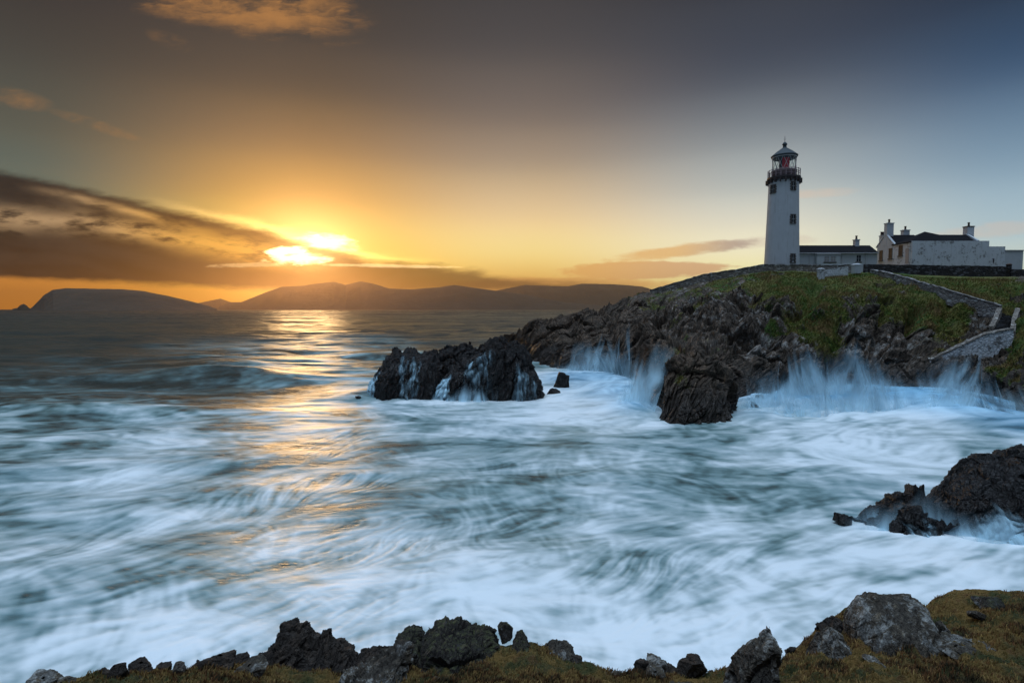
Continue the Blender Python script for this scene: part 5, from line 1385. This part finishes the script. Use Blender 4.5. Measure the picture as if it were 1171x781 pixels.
for (a, b, D, w, h, mt, lab, sd_) in [
    (577, 722, 5.9, .17, .22, 'moss', 'small dark rounded stone perched between the mossy crag and the pointed rock', 1),
    (252, 757, 5.9, .42, .16, 'dark', 'flat dark slab left of the black crag', 2),
    (278, 754, 6.2, .22, .10, 'dark', 'thin dark slab touching the foot of the black crag', 3),
    (287, 768, 4.9, .36, .17, 'fg', 'pale grey squared block on the turf in front of the black crag', 4),
    (160, 765, 5.6, .24, .15, 'dark', 'brown rounded rock third in the row at far left', 5),
    (187, 762, 5.6, .17, .10, 'dark', 'dark small rock in the row, right of the brown rounded one', 6),
    (205, 764, 5.5, .15, .10, 'fg', 'small rock with a white fleck in the far left row', 7),
    (133, 771, 5.4, .22, .18, 'dark', 'dark lump beside the brown rounded rock at far left', 8),
    (113, 776, 5.3, .20, .15, 'dark', 'dark cracked rock near the left end of the row', 9),
    (48, 779, 5.2, .34, .12, 'fg', 'brownish low rock at the left end of the row', 10),
    (75, 781, 5.1, .2, .08, 'fg', 'low stone next to the leftmost rock', 11),
    (650, 754, 5.3, .26, .12, 'dark', 'dark split stone below the grey wedge', 12),
    (735, 764, 5.5, .16, .18, 'dark', 'dark rock left of the peaked pair at the edge', 13),
    (752, 760, 5.6, .28, .22, 'fg', 'peaked grey rock, tallest of the group right of centre', 14),
    (750, 772, 5.2, .24, .12, 'fg', 'pale rounded stone in front of the peaked rock', 15),
    (790, 762, 5.4, .32, .24, 'dark', 'brown boulder right of the peaked rock', 16),
    (723, 771, 5.2, .08, .06, 'fg', 'tiny whitish stone on the turf left of the dark rock', 17),
    (690, 772, 5.1, .10, .05, 'fg', 'pale pebble in the brown grass near the bottom centre', 18),
    (706, 772, 5.2, .13, .06, 'fg', 'grey flat pebble between the tiny stones', 19),
    (612, 768, 5.0, .08, .06, 'fg', 'small white stone in the grass below the pointed rock', 20),
    (497, 779, 4.7, .14, .06, 'fg', 'pale stone at the bottom edge below the mossy crag', 21),
    (455, 775, 4.9, .26, .12, 'fg', 'whitish cracked stone at the foot of the pale fissured rock', 22),
    (1108, 738, 4.6, .42, .10, 'fg', 'broad flat white slab in the turf at right', 23),
    (1092, 744, 4.5, .3, .09, 'fg', 'mossy flat stone adjoining the white slab', 24),
    (1079, 724, 5.0, .18, .20, 'fg', 'grey stone with white crest embedded in the bank', 25),
    (1117, 703, 5.8, .16, .10, 'fg', 'small white-topped stone high in the bank', 26),
    (1128, 690, 6.2, .30, .18, 'moss', 'mossy stone near the top of the bank at right', 27),
    (1095, 740, 4.7, .10, .06, 'fg', 'single small pale stone above the white slab', 28),
    (905, 744, 5.7, .09, .10, 'dark', 'little dark stone between the leaning rock and the bank', 29),
    (1140, 768, 4.0, .2, .07, 'fg', 'pale green-tinged stone near the bottom right', 30),
    (1000, 757, 4.5, .18, .06, 'fg', 'flat pale stone on the turf below the big boulder', 31)]:
    mat_ = {'fg': m_fg, 'dark': m_fgdark, 'moss': m_fgmoss}[mt]
    yed = float(np.interp(a, ex, ey)); Dn = fgD(a, b + h * F / D * .35) if b > yed - 4 else D
    w, h, D = w * Dn / D, h * Dn / D, Dn
    o = boulder('rock', a, b, D, w, h, 400 + sd_, mat_, n=46 if w > .2 else 26, rot=sd_ * 37 % 60 - 30, tilt=(sd_ * 53 % 30) - 15)
    tag(o, lab, 'rock', FR)

# ------------------------------------------------------------------ grass and heather: short blades over the ledge
rg_ = np.random.default_rng(5)
NB = 150000
m_bl, o_ = material('grass_blades')
cc = attrc('tint')
principled(o_, cc, 0.8, None, 0.2)
yb = 2.0 + 6.0 * rg_.random(NB * 3) ** 0.8
yb = yb
rat = rg_.uniform(-1.05, 1.0, NB * 3)
xb = yb * rat
zb_, vv_, jj = fg_z(xb, yb)
ok = (vv_ < 0.995) & (yb > 2.0)
patch = fbm(np.stack([xb / .35, yb / .35, 0 * xb], -1), 3, 77)
ok &= rg_.random(len(xb)) < np.clip(0.55 + patch * 1.6, 0.12, 1)
xb, yb, zb_, patch = xb[ok][:NB], yb[ok][:NB], zb_[ok][:NB], patch[ok][:NB]
n_ = len(xb)
hgt = rg_.uniform(.010, .032, n_) * (1 + np.clip(patch, -.4, .6)); an_ = rg_.uniform(0, 2 * math.pi, n_); wid = rg_.uniform(.0025, .0055, n_)
ln_ = rg_.uniform(.2, .9, n_); la = rg_.normal(0.6, 1.0, n_)
bx = np.cos(an_) * wid; by = np.sin(an_) * wid
p0 = np.stack([xb - bx, yb - by, zb_ - .01], -1); p1 = np.stack([xb + bx, yb + by, zb_ - .01], -1)
mid = np.stack([xb + np.cos(la) * ln_ * hgt * .35, yb + np.sin(la) * ln_ * hgt * .35, zb_ + hgt * .6], -1)
off = np.stack([bx * .7, by * .7, 0 * bx], -1)
tip = np.stack([xb + np.cos(la) * ln_ * hgt, yb + np.sin(la) * ln_ * hgt, zb_ + hgt * .95], -1)
VV = np.stack([p0, p1, mid + off, mid - off, tip + off * .2, tip - off * .2], 1).reshape(-1, 3)
i0 = np.arange(n_) * 6
FF = np.concatenate([np.stack([i0, i0 + 1, i0 + 2, i0 + 3], -1), np.stack([i0 + 3, i0 + 2, i0 + 4, i0 + 5], -1)], 0)
pal = np.array([[.050, .060, .016], [.16, .110, .030], [.32, .22, .075], [.15, .065, .026], [.035, .030, .014]])
ti = (rg_.random(n_) * 1.8 + (patch + .32) * 3.6).clip(0, 3.999); ti0 = ti.astype(int)
colb = pal[ti0] * (1 - (ti - ti0))[:, None] + pal[ti0 + 1] * (ti - ti0)[:, None]
colb = colb * rg_.uniform(.55, 1.25, n_)[:, None]
gr = new_mesh('grass', VV, FF, m_bl, cols={'tint': np.repeat(colb, 6, 0)}, smooth=True)
tag(gr, 'short brown and olive turf covering the ledge', 'grass', kind='stuff')
